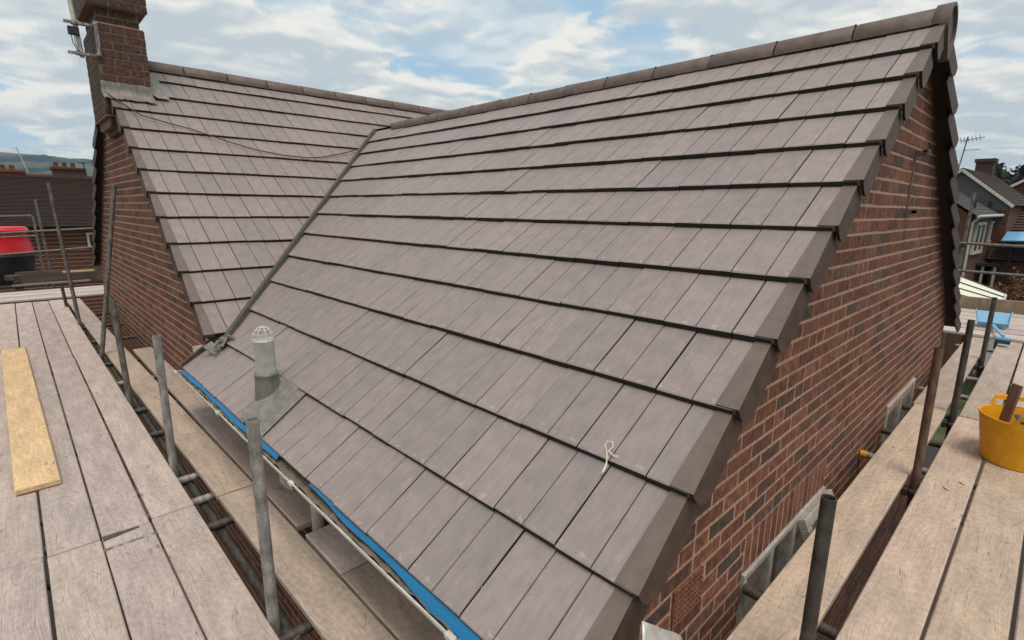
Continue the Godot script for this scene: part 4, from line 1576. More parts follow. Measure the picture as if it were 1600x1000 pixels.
	standard(-0.585, -14.55, 1.2, Vector2(-0.06, 0.0), M.galv_far, "slim grey pole holding the far guard rails by the red tub", 0.55, 0.0)
	var fr := begin()
	tube(fr, [Vector3(0, -1.1, 0), Vector3(-0.02, 0.82, 0), Vector3(-0.05, 0.85, 0), Vector3(-1.8, 0.80, 0)], 0.024, 12)
	tube(fr, [Vector3(-0.015, 0.42, 0), Vector3(-1.8, 0.36, 0)], 0.02, 12)
	fr.set_smooth_group(-1)
	var fro := obj("ladder_gate_frame", fr, M.galv_far)
	fro.position = Vector3(-0.70, 0.0, -14.9)
	tag(fro, "grey bent-tube gate frame around the red tub", "gate frame")
	var g5 := "boards across the far end of the gable walkway"
	var cx := 8.35
	for k in 6:
		board("scaffold_board", "cross board at the gable walkway's end, " + ["first", "second", "third", "fourth", "fifth", "last"][k] + " before the edge board", cx, cx + 0.36, 2.4, -0.75, yr + 0.044 + 0.003 * k, far_c.lerp(Color(1, 1, 1), 0.2), g5, 0.02 * (k % 2), 0.03)
		cx += 0.40
	var rt := begin()
	box(rt, Vector3(0.04, 0.33, 4.2), Transform3D(Basis(Vector3.UP, 0.02), Vector3(11.0, -0.52, 1.3)), 0.003)
	tag(obj("toe_board", rt, tri_mat(mottle(62, 256, 0.02, Color(0.48, 0.41, 0.35), Color(0.70, 0.62, 0.54), Vector2(1.5, 0.3)), 1.0, 0.9)), "pale brown board on edge behind the blue dustpan", "toe board")
	tube_thing("guard_rail", "upper grey guard rail right of the gable, before the houses", Vector3(11.4, 0.55, -0.62), Vector3(11.4, 0.46, 3.4), M.galv_far, "guard rails beyond the front gable")
	tube_thing("guard_rail", "lower grey guard rail right of the gable, above the white roof", Vector3(11.4, 0.05, -0.62), Vector3(11.4, 0.0, 3.4), M.galv_far, "guard rails beyond the front gable")
	standard(11.45, -0.575, 1.45, Vector2(0.0, 0.04), M.galv_far, "tall leaning pole right of the gable, before the slate-hung house", 0.5, 1.5)

# ---------------------------------------------------------------- small things
func build_small_things() -> void:
	# aerial mast strapped to the chimney
	var am := thing("aerial_mast", "thin pale aerial mast with bracket and black box on the chimney side", "aerial mast", Vector3(-0.30, 2.72, -7.28))
	var st := begin()
	tube(st, [Vector3(0.02, 0, 0), Vector3(-0.05, 1.1, 0)], 0.024, 14)
	obj("mast", st, M.white, am)
	st = begin()
	box(st, Vector3(0.035, 0.36, 0.03), at(Vector3(0.165, 0.19, 0.145)), 0.003)
	for y in [0.03, 0.345]:
		box(st, Vector3(0.27, 0.03, 0.03), at(Vector3(0.03, y, 0.04)), 0.003)
		box(st, Vector3(0.03, 0.03, 0.14), at(Vector3(0.155, y, 0.10)), 0.003)
		box(st, Vector3(0.075, 0.04, 0.075), at(Vector3(0.0, y + 0.01, 0)), 0.008)
	obj("bracket", st, M.galv, am)
	st = begin()
	box(st, Vector3(0.10, 0.085, 0.05), at(Vector3(-0.03, 0.255, 0.05)), 0.006)
	obj("junction_box", st, M.black, am)
	st = begin()
	tube(st, [Vector3(-0.055, 0.21, 0.05), Vector3(-0.05, 0.13, 0.055), Vector3(-0.02, 0.06, 0.05), Vector3(0.02, 0.03, 0.03)], 0.005, 6)
	tube(st, [Vector3(-0.03, 0.21, 0.05), Vector3(-0.03, 0.12, 0.055), Vector3(0.0, 0.05, 0.04)], 0.004, 6)
	obj("lead_cable", st, mat(rgb(60, 84, 120), 0.5), am)
	# cable sagging across the main roof
	var pts := []
	var raw := [Vector2(-0.15, 8.75), Vector2(-0.02, 8.2), Vector2(0.116, 7.63), Vector2(0.36, 7.34), Vector2(0.58, 7.12), Vector2(0.9, 6.62), Vector2(1.19, 6.26), Vector2(1.5, 6.07), Vector2(1.795, 6.03), Vector2(2.0, 6.12), Vector2(2.189, 6.31), Vector2(2.42, 6.55), Vector2(2.64, 6.83)]
	for v in raw:
		pts.append(roof2(v.x, v.y * G2, 0.016))
	st = begin()
	tube(st, pts, 0.0068, 7)
	tag(obj("roof_cable", st, M.cable), "thin black cable sagging across the main roof tiles from the chimney", "cable")
	# loop of white string tucked under a tile
	pts = []
	for v in [Vector2(0.30, -0.290), Vector2(0.335, -0.305), Vector2(0.372, -0.318), Vector2(0.40, -0.345), Vector2(0.418, -0.345), Vector2(0.422, -0.325), Vector2(0.405, -0.312), Vector2(0.382, -0.318), Vector2(0.372, -0.285), Vector2(0.378, -0.272)]:
		pts.append(roof1(v.x, v.y, 0.008 if v.x > 0.350 or v.x < 0.32 else -0.014))
	st = begin()
	tube(st, pts, 0.0017, 6)
	tube(st, [roof1(0.296, -0.296, 0.0), roof1(0.345, -0.312, -0.012), roof1(0.375, -0.322, 0.008)], 0.0017, 6)
	tag(obj("string", st, M.string), "knotted loop of white string poking from under a roof tile", "string")
	# foil-faced offcut propped by the verge foot
	st = begin()
	var fb := fn(6.0, 55, 3)
	st.set_smooth_group(0)
	var A := Vector3(-0.092, 0.026, 0.10)
	var B := Vector3(0.145, -0.172, 0.10)
	var C := Vector3(0.06, -0.578, 0.20)
	var D := Vector3(-0.30, -0.578, 0.22)
	var fp := func(i: int, j: int, k: float) -> Vector3:
		var q := A.lerp(B, i / 8.0).lerp(D.lerp(C, i / 8.0), j / 12.0)
		return q + Vector3(0.3, 0.2, 1.0).normalized() * (0.022 * fb.get_noise_2d(i / 8.0, j / 6.0) + k)
	for i in 8:
		for j in 12:
			quad(st, fp.call(i, j, 0.0), fp.call(i + 1, j, 0.0), fp.call(i + 1, j + 1, 0.0), fp.call(i, j + 1, 0.0))
			quad(st, fp.call(i, j, -0.008), fp.call(i, j + 1, -0.008), fp.call(i + 1, j + 1, -0.008), fp.call(i + 1, j, -0.008))
	for i in 8:
		quad(st, fp.call(i, 0, -0.008), fp.call(i + 1, 0, -0.008), fp.call(i + 1, 0, 0.0), fp.call(i, 0, 0.0))
	for j in 12:
		quad(st, fp.call(0, j, -0.008), fp.call(0, j, 0.0), fp.call(0, j + 1, 0.0), fp.call(0, j + 1, -0.008))
		quad(st, fp.call(8, j, 0.0), fp.call(8, j, -0.008), fp.call(8, j + 1, -0.008), fp.call(8, j + 1, 0.0))
	var foil := obj("foil_sheet", st, mat(rgb(232, 230, 228), 0.3, 0.6))
	tag(foil, "crumpled silver foil sheet propped at the foot of the verge", "foil sheet")
	st = begin()
	for k in 5:
		var c0: Vector3 = fp.call(4, 1, 0.012)
		box(st, Vector3(0.008, 0.034 - 0.004 * (k % 3), 0.001), Transform3D(Basis(Vector3(0, 0, 1), -0.7), c0 + Vector3(0.010, -0.008, 0.0) * k))
	obj("printed_bars", st, M.black, foil)
	build_tub()
	build_dustpan()
	# red over black stacking tubs beyond the far rails
	var rt := thing("red_tub", "big red rubber tub turned down on a black one", "tub", Vector3(-1.30, 0.0, -15.7))
	st = begin()
	lathe(st, [Vector2(0.0, 0.60), Vector2(0.43, 0.60), Vector2(0.47, 0.585), Vector2(0.48, 0.50), Vector2(0.455, 0.46), Vector2(0.50, 0.22), Vector2(0.535, 0.06), Vector2(0.545, 0.0), Vector2(0.52, 0.0)], Transform3D(), 36)
	obj("body", st, mat(rgb(206, 22, 40), 0.42), rt)
	st = begin()
	lathe(st, [Vector2(0.484, 0.50), Vector2(0.500, 0.515), Vector2(0.500, 0.54), Vector2(0.476, 0.555)], Transform3D(), 36)
	obj("rim", st, mat(rgb(214, 60, 66), 0.45), rt)
	var bt := thing("black_tub", "big black rubber tub under the red one", "tub", Vector3(-1.32, -0.66, -15.7))
	st = begin()
	lathe(st, [Vector2(0.44, 0.0), Vector2(0.50, 0.25), Vector2(0.512, 0.30), Vector2(0.51, 0.34), Vector2(0.545, 0.60), Vector2(0.56, 0.655), Vector2(0.52, 0.655), Vector2(0.48, 0.3), Vector2(0.0, 0.02)], Transform3D(), 36)
	obj("body", st, M.black, bt)
	st = begin()
	boxes(st, Vector3(-3.6, -0.70, -16.5), Vector3(0.6, -0.66, -14.95), 0.003)
	tag(obj("tub_staging", st, M.slab), "dark staging under the black tub", "staging")
	# mixer-drum clutter beside the edge board
	st = begin()
	for k in 3:
		var pts2 := []
		for i in 19:
			pts2.append(Vector3(-1.22 + 0.10 * cos(TAU * i / 18.0), -0.335 - 0.035 * k, -13.95 + 0.10 * sin(TAU * i / 18.0)))
		tube(st, pts2, 0.02, 7)
	box(st, Vector3(0.14, 0.17, 0.10), at(Vector3(-1.15, -0.53, -13.98)), 0.01)
	tag(obj("coiled_hose", st, M.galv_dark), "dark grey coiled hose at the left end of the edge board", "hose")
	# shavings on the boards
	for q in [[Vector3(2.86, -0.596, 0.44), "pale curled shaving on the board before the yellow tub"], [Vector3(3.02, -0.597, 0.50), "small white chip on the board beside the yellow tub"]]:
		st = begin()
		box(st, Vector3(0.036, 0.004, 0.022), Transform3D(Basis.from_euler(Vector3(0.1, 0.7, 0.05)), Vector3.ZERO), 0.0015)
		var o := obj("wood_chip", st, mat(rgb(196, 178, 156), 0.9))
		o.position = q[0]
		tag(o, q[1], "wood chip")

func build_tub() -> void:
	var t := thing("yellow_tub", "yellow flexible builder's tub standing on the gable walkway", "tub", Vector3(3.685, -0.598, 0.715))
	t.rotation.y = 0.35
	var m := tri_mat(mottle(64, 256, 0.02, rgb(204, 138, 8), rgb(242, 176, 22), Vector2(1, 0.5), 0.04), 2.5, 0.5)
	var st := begin()
	st.set_smooth_group(0)
	var seg := 72
	var hgt := 0.335
	# wall with two raised lugs, each pierced by a hand hole
	var rim := func(a: float) -> float:
		var k := absf(wrapf(a, -PI * 0.5, PI * 0.5))
		return hgt - 0.012 + 0.075 * smoothstep(0.62, 0.40, k)
	var rad := func(y: float) -> float: return 0.192 + 0.052 * y / hgt
	var P := func(a: float, y: float, o: float) -> Vector3:
		var r: float = rad.call(y) + o
		return Vector3(cos(a) * r, y, sin(a) * r)
	var levels := [0.0, 0.012, 0.10, 0.20, 0.295]
	for k in seg:
		var a := TAU * k / seg - PI * 0.5
		var b := TAU * (k + 1) / seg - PI * 0.5
		var mid := absf(wrapf((a + b) * 0.5, -PI * 0.5, PI * 0.5))
		for o in [0.0, -0.005]:
			for i in levels.size() - 1:
				quad(st, P.call(a, levels[i], o), P.call(a, levels[i + 1], o), P.call(b, levels[i + 1], o), P.call(b, levels[i], o))
			var ha: float = rim.call(a)
			var hb: float = rim.call(b)
			if mid < 0.40:    # hand hole
				var h0 := 0.325
				var h1 := 0.366
				quad(st, P.call(a, 0.295, o), P.call(a, h0, o), P.call(b, h0, o), P.call(b, 0.295, o))
				quad(st, P.call(a, h1, o), P.call(a, ha, o), P.call(b, hb, o), P.call(b, h1, o))
			else:
				quad(st, P.call(a, 0.295, o), P.call(a, ha, o), P.call(b, hb, o), P.call(b, 0.295, o))
		# rolled lip
		quad(st, P.call(a, rim.call(a), 0.004), P.call(a, rim.call(a) + 0.004, -0.002), P.call(b, rim.call(b) + 0.004, -0.002), P.call(b, rim.call(b), 0.004))
		quad(st, P.call(a, rim.call(a) - 0.01, 0.004), P.call(a, rim.call(a), 0.004), P.call(b, rim.call(b), 0.004), P.call(b, rim.call(b) - 0.01, 0.004))
		quad(st, P.call(a, rim.call(a) + 0.004, -0.002), P.call(a, rim.call(a) - 0.004, -0.007), P.call(b, rim.call(b) - 0.004, -0.007), P.call(b, rim.call(b) + 0.004, -0.002))
		if mid < 0.40:
			for h in [0.325, 0.366]:
				quad(st, P.call(a, h, 0.002), P.call(b, h, 0.002), P.call(b, h, -0.007), P.call(a, h, -0.007))
	st.set_smooth_group(-1)
	for k in seg:
		var a := TAU * k / seg
		var b := TAU * (k + 1) / seg
		tri(st, Vector3(0, 0.006, 0), P.call(a, 0.006, -0.003), P.call(b, 0.006, -0.003))
	obj("body", st, m, t)
	# what it holds
	var sk := begin()
	box(sk, Vector3(0.060, 0.52, 0.020), Transform3D(Basis.from_euler(Vector3(0.10, 0.95, 0.06)), Vector3(3.60, -0.30, 0.615)), 0.002)
	tag(obj("wooden_batten", sk, tri_mat(mottle(63, 256, 0.02, Color(0.36, 0.26, 0.21), Color(0.58, 0.46, 0.39), Vector2(3, 0.3)), 2.0, 0.85)), "brown wooden batten standing up in the yellow tub", "batten")
	var rg := begin()
	for k in 9:
		var s := Vector3(rng.randf_range(0.05, 0.11), rng.randf_range(0.03, 0.06), rng.randf_range(0.05, 0.1))
		box(rg, s, Transform3D(Basis.from_euler(Vector3(rng.randf() * 3, rng.randf() * 3, rng.randf())), Vector3(3.70 + rng.randf_range(-0.1, 0.1), -0.44 + rng.randf_range(-0.03, 0.05), 0.73 + rng.randf_range(-0.1, 0.1))), 0.012)
	var ro := obj("tub_scraps", rg, mat(rgb(88, 92, 96), 0.85))
	tag(ro, "grey scraps heaped inside the yellow tub", "scraps")
	ro.set_meta("kind", "stuff")
	var cl := begin()
	box(cl, Vector3(0.10, 0.03, 0.12), Transform3D(Basis.from_euler(Vector3(0.3, 0.4, 0.2)), Vector3(3.80, -0.335, 0.72)), 0.012)
	tag(obj("blue_glove", cl, mat(rgb(52, 92, 120), 0.8)), "dull blue work glove lying in the yellow tub", "glove")

func build_dustpan() -> void:
	var d := thing("dustpan", "light blue plastic dustpan standing on edge by the end boards", "dustpan", Vector3(9.0, -0.548, 0.18))
	var m := mat(rgb(118, 170, 206), 0.45)
	var st := begin()
	# tray leaning back, mouth upwards
	var tr := Transform3D(Basis(Vector3.UP, -PI * 0.5 + 0.12) * Basis(Vector3(1, 0, 0), -0.95), Vector3(0, 0.03, 0))
	prism(st, PackedVector2Array([Vector2(-0.165, 0), Vector2(0.165, 0), Vector2(0.20, 0.30), Vector2(-0.20, 0.30)]), tr, 0.008)
	box(st, Vector3(0.34, 0.012, 0.07), tr * at(Vector3(0, 0.004, 0.03)), 0.003)
	box(st, Vector3(0.010, 0.30, 0.05), tr * Transform3D(Basis(Vector3(0, 0, 1), 0.115), Vector3(-0.182, 0.15, 0.022)), 0.003)
	box(st, Vector3(0.010, 0.30, 0.05), tr * Transform3D(Basis(Vector3(0, 0, 1), -0.115), Vector3(0.182, 0.15, 0.022)), 0.003)
	obj("tray", st, m, d)
	st = begin()
	var h0: Vector3 = tr * Vector3(0.0, 0.0, 0.02)
	tube(st, [h0, h0 + Vector3(-0.4, 0.02, 0.06), h0 + Vector3(-0.92, 0.015, 0.17)], 0.024, 12, true, 0.018)
	obj("handle", st, m, d)
	var b := thing("hand_brush", "blue hand brush with dark bristles below the dustpan handle", "brush", Vector3(7.95, -0.556, 0.36))
	st = begin()
	box(st, Vector3(0.11, 0.03, 0.16), at(Vector3(0.02, 0.05, 0)), 0.012)
	obj("stock", st, mat(rgb(70, 130, 172), 0.45), b)
	st = begin()
	box(st, Vector3(0.05, 0.05, 0.15), at(Vector3(-0.05, 0.025, 0)), 0.006)
	obj("bristles", st, mat(rgb(24, 66, 98), 0.8), b)
# ---------------------------------------------------------------- surroundings
func roof_courses(st: SurfaceTool, a: Vector3, b: Vector3, c: Vector3, d: Vector3, n: int, rise: float) -> void:
	# a-b is the eave, d-c the ridge (clockwise from the front); stepped courses
	var up := (b - a).cross(d - a).normalized()
	if up.y < 0:
		up = -up
	for k in n:
		var t0 := float(k) / n
		var t1 := float(k + 1) / n
		var p0 := a.lerp(d, t0) + up * rise
		var p1 := b.lerp(c, t0) + up * rise
		var p2 := b.lerp(c, t1)
		var p3 := a.lerp(d, t1)
		quad(st, p0, p3, p2, p1)
		quad(st, p0 - up * rise, p0, p1, p1 - up * rise)

func crown_mesh(s: int, n: int, size: Vector3, leaf: float) -> ArrayMesh:
	var r := RandomNumberGenerator.new()
	r.seed = s
	var nz := fn(0.9, s, 3)
	var st := begin()
	var made := 0
	while made < n:
		var d := Vector3(r.randfn(), r.randfn(), r.randfn()).normalized()
		var lump := 0.72 + 0.42 * nz.get_noise_3d(d.x * 2.2, d.y * 2.2, d.z * 2.2)
		var rad := lump * pow(r.randf(), 0.45)
		if nz.get_noise_3d(d.x * 5.0 * rad + 20.0, d.y * 5.0 * rad, d.z * 5.0 * rad) < -0.12:
			continue
		var p := Vector3(d.x * size.x, d.y * size.y, d.z * size.z) * rad
		var b := Basis.from_euler(Vector3(r.randf() * TAU, r.randf() * TAU, r.randf() * TAU)) * leaf * r.randf_range(0.6, 1.3)
		quad(st, p + b * Vector3(-0.5, 0, -0.35), p + b * Vector3(-0.3, 0.06, 0.4), p + b * Vector3(0.5, 0, 0.35), p + b * Vector3(0.35, -0.05, -0.4))
		made += 1
	st.generate_normals()
	return st.commit()

func build_neighbour_left() -> void:
	var h := thing("neighbour_house", "long brick neighbour house with dark brown tiled roof beyond the red tub", "house", Vector3(0, 0, 0))
	var st := begin()
	boxes(st, Vector3(-15, -5.4, -33), Vector3(9, 0.36, -25.4))
	var wt := tri_mat(mottle(71, 256, 0.03, Color(0.25, 0.15, 0.11), Color(0.46, 0.29, 0.21), Vector2(0.5, 1.6)), 0.9, 0.95)
	obj("wall", st, wt, h)
	var bk := begin()
	for k in 40:   # mortar beds that show as fine lines
		boxes(bk, Vector3(-15, 0.30 - k * 0.15, -25.402), Vector3(9, 0.318 - k * 0.15, -25.392))
	var mo := obj("mortar_beds", bk, M.mortar, h)
	mo.set_meta("kind", "stuff")
	st = begin()
	var rm := tri_mat(mottle(72, 512, 0.09, Color(0.07, 0.05, 0.045), Color(0.36, 0.27, 0.235), Vector2(1, 0.55), 0.08), 0.9, 0.95)
	roof_courses(st, Vector3(-15.3, 0.30, -25.0), Vector3(9.3, 0.30, -25.0), Vector3(9.3, 2.20, -29.0), Vector3(-15.3, 2.20, -29.0), 38, 0.03)
	roof_courses(st, Vector3(9.3, 0.30, -33.0), Vector3(-15.3, 0.30, -33.0), Vector3(-15.3, 2.20, -29.0), Vector3(9.3, 2.20, -29.0), 6, 0.02)
	var rf := obj("roof", st, rm, h)
	st = begin()
	tube(st, [Vector3(-15.3, 2.22, -29.0), Vector3(9.3, 2.24, -29.0)], 0.11, 10)
	obj("ridge", st, M.brick[4], rf)
	for q in [[0.56, 1.62, 2.55, 0], [-1.1, -0.35, 2.35, 1]]:
		st = begin()
		boxes(st, Vector3(q[0], 1.6, -29.6), Vector3(q[1], q[2], -28.9))
		boxes(st, Vector3(q[0] - 0.06, q[2], -29.66), Vector3(q[1] + 0.04, q[2] + 0.10, -28.84), 0.01)
		var c := obj("chimney", st, M.brick[4 + q[3] * 2 - (q[3] * 0)], h)
		var x: float = q[0] + 0.14
		while x < q[1] - 0.1:
			st = begin()
			lathe(st, [Vector2(0.09, 0), Vector2(0.075, 0.18), Vector2(0.095, 0.2), Vector2(0.06, 0.2)], at(Vector3(x, q[2] + 0.1, -29.25)), 12)
			x += 0.28
			obj("chimney_pot", st, M.brick[2], c)
	var w := Node3D.new()
	put(w, "window", h)
	st = begin()
	for b in [[Vector3(1.02, -0.46, -25.4), Vector3(1.10, 0.05, -25.33)], [Vector3(1.10, -0.02, -25.4), Vector3(1.9, 0.05, -25.33)], [Vector3(1.02, -0.52, -25.4), Vector3(1.95, -0.46, -25.28)]]:
		boxes(st, b[0], b[1])
	obj("frame", st, M.white, w)
	st = begin()
	boxes(st, Vector3(1.10, -0.46, -25.4), Vector3(1.9, -0.02, -25.37))
	obj("pane", st, M.black, w)
	# aerial poles
	for q in [[Vector3(-0.12, 2.1, -30.0), Vector3(-0.42, 3.42, -30.0), "thin pale aerial pole rising behind the dark roof ridge"], [Vector3(1.72, 2.2, -29.5), Vector3(1.64, 2.95, -29.5), "short dark aerial right of the neighbour's big chimney"]]:
		st = begin()
		tube(st, [q[0], q[1]], 0.022, 6)
		tube(st, [q[1] + Vector3(-0.16, -0.05, 0), q[1] + Vector3(0.16, -0.08, 0)], 0.012, 5)
		tag(obj("aerial", st, M.white if q[0].x < 0 else M.dark), q[2], "aerial", "television aerials on the roofs")

func build_neighbours_right() -> void:
	var slate := tri_mat(mottle(73, 256, 0.04, Color(0.25, 0.255, 0.26), Color(0.44, 0.44, 0.44), Vector2(1, 1.5)), 0.8, 0.9)
	var brown := tri_mat(mottle(74, 256, 0.04, Color(0.19, 0.16, 0.145), Color(0.37, 0.31, 0.275), Vector2(1, 1.2)), 0.8, 0.9)
	var redb := tri_mat(mottle(75, 256, 0.05, Color(0.27, 0.18, 0.14), Color(0.47, 0.32, 0.25), Vector2(0.5, 1.5)), 1.0, 0.95)
	# slate-hung gable house with a lower wing
	var h := thing("neighbour_house", "house with slate-hung gable, white verge and lower grey-tiled wing right of the gable", "house")
	var xz := Basis(Vector3(0, 0, 1), Vector3(0, 1, 0), Vector3(-1, 0, 0))
	var pivot := Vector3(26.5, 0, -1.9)
	h.transform = at(pivot) * Transform3D(Basis(Vector3.UP, -0.062), Vector3.ZERO) * at(-pivot)
	var st := begin()
	prism(st, PackedVector2Array([Vector2(-4.6, -5.4), Vector2(-1.15, -5.4), Vector2(-1.15, 1.47), Vector2(-2.87, 2.90), Vector2(-4.6, 1.47)]), Transform3D(xz, Vector3(28.6, 0, 0)), 7.0)
	obj("wall", st, redb, h)
	st = begin()   # slate hanging in courses on the gable
	for k in 22:
		var y := 1.25 + k * 0.078
		var half := minf(1.68, maxf(0.0, (2.93 - y) / 0.832))
		if half > 0.05:
			box(st, Vector3(0.02, 0.08, half * 2.0), Transform3D(Basis(Vector3(0, 0, 1), -0.12), Vector3(28.585, y, -2.87)))
	obj("slate_hanging", st, slate, h)
	st = begin()
	roof_courses(st, Vector3(28.45, 1.40, -1.02), Vector3(36, 1.40, -1.02), Vector3(36, 2.97, -2.87), Vector3(28.45, 2.97, -2.87), 18, 0.03)
	roof_courses(st, Vector3(36, 1.40, -4.72), Vector3(28.45, 1.40, -4.72), Vector3(28.45, 2.97, -2.87), Vector3(36, 2.97, -2.87), 8, 0.03)
	var rf := obj("roof", st, brown, h)
	st = begin()
	for s in [-1, 1]:
		var a := Vector3(28.42, 2.93, -2.87)
		var b := Vector3(28.42, 1.40, -2.87 + 1.83 * s)
		var d := (b - a).normalized()
		box(st, Vector3(0.05, 0.11, (b - a).length()), Transform3D(Basis(Vector3(1, 0, 0), d.cross(Vector3(1, 0, 0)) * -1.0, d), (a + b) * 0.5 - Vector3(0, 0.05, 0)))
	obj("bargeboard", st, M.white, rf)
	st = begin()
	boxes(st, Vector3(34.2, 2.5, -3.42), Vector3(34.9, 3.62, -2.75))
	boxes(st, Vector3(34.14, 3.55, -3.48), Vector3(34.96, 3.72, -2.69), 0.01)
	obj("chimney", st, M.brick[5], h)
	# lower wing
	st = begin()
	prism(st, PackedVector2Array([Vector2(-3.9, -5.4), Vector2(-1.62, -5.4), Vector2(-1.62, 1.0), Vector2(-2.72, 1.84), Vector2(-3.9, 1.0)]), Transform3D(xz, Vector3(24.1, 0, 0)), 8.0)
	obj("wing_wall", st, redb, h)
	st = begin()
	roof_courses(st, Vector3(23.95, 0.98, -1.42), Vector3(32.3, 1.06, -1.36), Vector3(32.3, 1.92, -2.72), Vector3(23.95, 1.90, -2.72), 17, 0.025)
	roof_courses(st, Vector3(32.3, 0.98, -4.1), Vector3(23.95, 0.98, -4.1), Vector3(23.95, 1.90, -2.72), Vector3(32.3, 1.92, -2.72), 6, 0.02)
	var wr := obj("wing_roof", st, slate, h)
	st = begin()
	tube(st, [Vector3(23.9, 0.96, -1.36), Vector3(32.3, 1.05, -1.30)], 0.055, 8)
	tube(st, [Vector3(31.6, 1.0, -1.38), Vector3(31.6, 0.9, -1.56), Vector3(31.6, -3.0, -1.56)], 0.04, 8)
	tube(st, [Vector3(24.4, 0.95, -1.38), Vector3(24.3, 0.75, -1.56), Vector3(24.3, -3.0, -1.56)], 0.05, 8)
	obj("gutter", st, M.white, h)
	for q in [[25.2, 27.0, 0.75, -0.35], [28.2, 29.2, 0.78, 0.0], [29.6, 30.8, 0.78, 0.0]]:
		var w := Node3D.new()
		put(w, "window", h)
		st = begin()
		for b in [[q[0], q[0] + 0.12, q[3], q[2]], [q[1] - 0.12, q[1], q[3], q[2]], [q[0], q[1], q[2] - 0.1, q[2]], [q[0] - 0.1, q[1] + 0.1, q[3] - 0.12, q[3]], [(q[0] + q[1]) * 0.5 - 0.06, (q[0] + q[1]) * 0.5 + 0.06, q[3], q[2]]]:
			boxes(st, Vector3(b[0], b[2], -1.62), Vector3(b[1], b[3], -1.54))
		obj("frame", st, M.white, w)
		st = begin()
		boxes(st, Vector3(q[0] + 0.1, q[3], -1.615), Vector3(q[1] - 0.1, q[2] - 0.1, -1.585))
		obj("pane", st, M.black, w)
	for x in [25.2, 28.4]:
		st = begin()
		tube(st, [Vector3(x, 1.25, -1.75), Vector3(x, 1.55, -1.75)], 0.06, 8)
		obj("roof_vent", st, M.dark, wr)
	st = begin()
	tube(st, [Vector3(33.2, 2.7, -3.5), Vector3(33.6, 4.75, -3.35)], 0.03, 6)
	tube(st, [Vector3(33.5, 4.55, -3.6), Vector3(33.5, 4.68, -2.7)], 0.018, 6)
	tube(st, [Vector3(33.5, 4.10, -3.4), Vector3(33.5, 4.12, -2.8)], 0.014, 6)
	for k in 6:
		tube(st, [Vector3(33.5, 4.42 + 0.02 * k, -3.55 + k * 0.14), Vector3(33.5, 4.72 + 0.02 * k, -3.62 + k * 0.14)], 0.012, 5)
	tag(obj("aerial", st, M.galv_far), "spindly rooftop aerial against the pale sky right of the gable", "aerial", "television aerials on the roofs")
	# brown ribbed roof behind
	var b := thing("neighbour_house", "low house behind, its brown tiled roof ribbed with level courses", "house")
	st = begin()
	boxes(st, Vector3(30.2, -5.4, -0.96), Vector3(35.0, 0.40, 9.0))
	obj("wall", st, redb, b)
	st = begin()
	roof_courses(st, Vector3(29.9, 0.36, -1.0), Vector3(29.9, 0.36, 9.2), Vector3(32.6, 1.62, 9.2), Vector3(32.6, 1.62, -1.0), 11, 0.05)
	roof_courses(st, Vector3(35.3, 0.36, 9.2), Vector3(35.3, 0.36, -1.0), Vector3(32.6, 1.62, -1.0), Vector3(32.6, 1.62, 9.2), 6, 0.05)
	obj("roof", st, brown, b)
	# brick gable farther off
	var c := thing("neighbour_house", "orange brick gable with white verge boards at the right edge", "house")
	st = begin()
	prism(st, PackedVector2Array([Vector2(-2.9, -5.4), Vector2(2.6, -5.4), Vector2(2.6, 2.95), Vector2(-0.15, 4.75), Vector2(-2.9, 2.95)]), Transform3D(xz, Vector3(55, 0, 0)), 9.0)
	obj("wall", st, tinted(redb, rgb(255, 226, 200)), c)
	st = begin()
	roof_courses(st, Vector3(64, 2.85, -3.15), Vector3(54.7, 2.85, -3.15), Vector3(54.7, 4.85, -0.15), Vector3(64, 4.85, -0.15), 14, 0.04)
	roof_courses(st, Vector3(54.7, 2.85, 2.85), Vector3(64, 2.85, 2.85), Vector3(64, 4.85, -0.15), Vector3(54.7, 4.85, -0.15), 14, 0.04)
	obj("roof", st, brown, c)
	st = begin()
	for s in [-1, 1]:
		var p := Vector3(54.65, 4.82, -0.15)
		var q := Vector3(54.65, 2.82, -0.15 + 3.0 * s)
		var d := (q - p).normalized()
		box(st, Vector3(0.06, 0.18, (q - p).length()), Transform3D(Basis(Vector3(1, 0, 0), d.cross(Vector3(1, 0, 0)) * -1.0, d), (p + q) * 0.5))
	obj("bargeboard", st, M.white, c)
	# garden buildings
	var e := thing("outbuilding", "low outbuilding with faded brown tiled roof and brick wall below the houses", "outbuilding")
	st = begin()
	boxes(st, Vector3(27.6, -5.4, -1.2), Vector3(29.8, -0.80, 6.5))
	obj("wall", st, redb, e)
	st = begin()
	roof_courses(st, Vector3(27.3, -0.72, -1.35), Vector3(27.3, -0.72, 6.8), Vector3(29.88, -0.02, 6.8), Vector3(29.88, -0.02, -1.35), 9, 0.04)
	obj("roof", st, brown, e)
	var bl := thing("blue_canopy", "sky blue glazed canopy sheet at the right edge", "canopy")
	st = begin()
	box(st, Vector3(2.2, 0.03, 3.2), Transform3D(Basis.from_euler(Vector3(-0.03, 0.0, 0.13)), Vector3(27.7, 0.24, 0.62)))
	obj("sheet", st, mat(rgb(120, 182, 226), 0.25), bl)
	st = begin()
	box(st, Vector3(2.3, 0.06, 3.3), Transform3D(Basis.from_euler(Vector3(-0.03, 0.0, 0.13)), Vector3(27.7, 0.19, 0.62)))
	for q in [Vector3(26.9, -5.4, -0.7), Vector3(28.4, -5.4, -0.7), Vector3(26.9, -5.4, 2.0), Vector3(28.4, -5.4, 2.0)]:
		boxes(st, q, q + Vector3(0.08, 5.5, 0.08))
	obj("frame", st, M.dark, bl)
	var pg := thing("lean_to", "dark lean-to shelter with white posts above the garden hedge", "shelter")
	st = begin()
	boxes(st, Vector3(26.8, -0.98, -2.6), Vector3(29.2, -0.86, -0.9), 0.01)
	obj("roof", st, M.slab, pg)
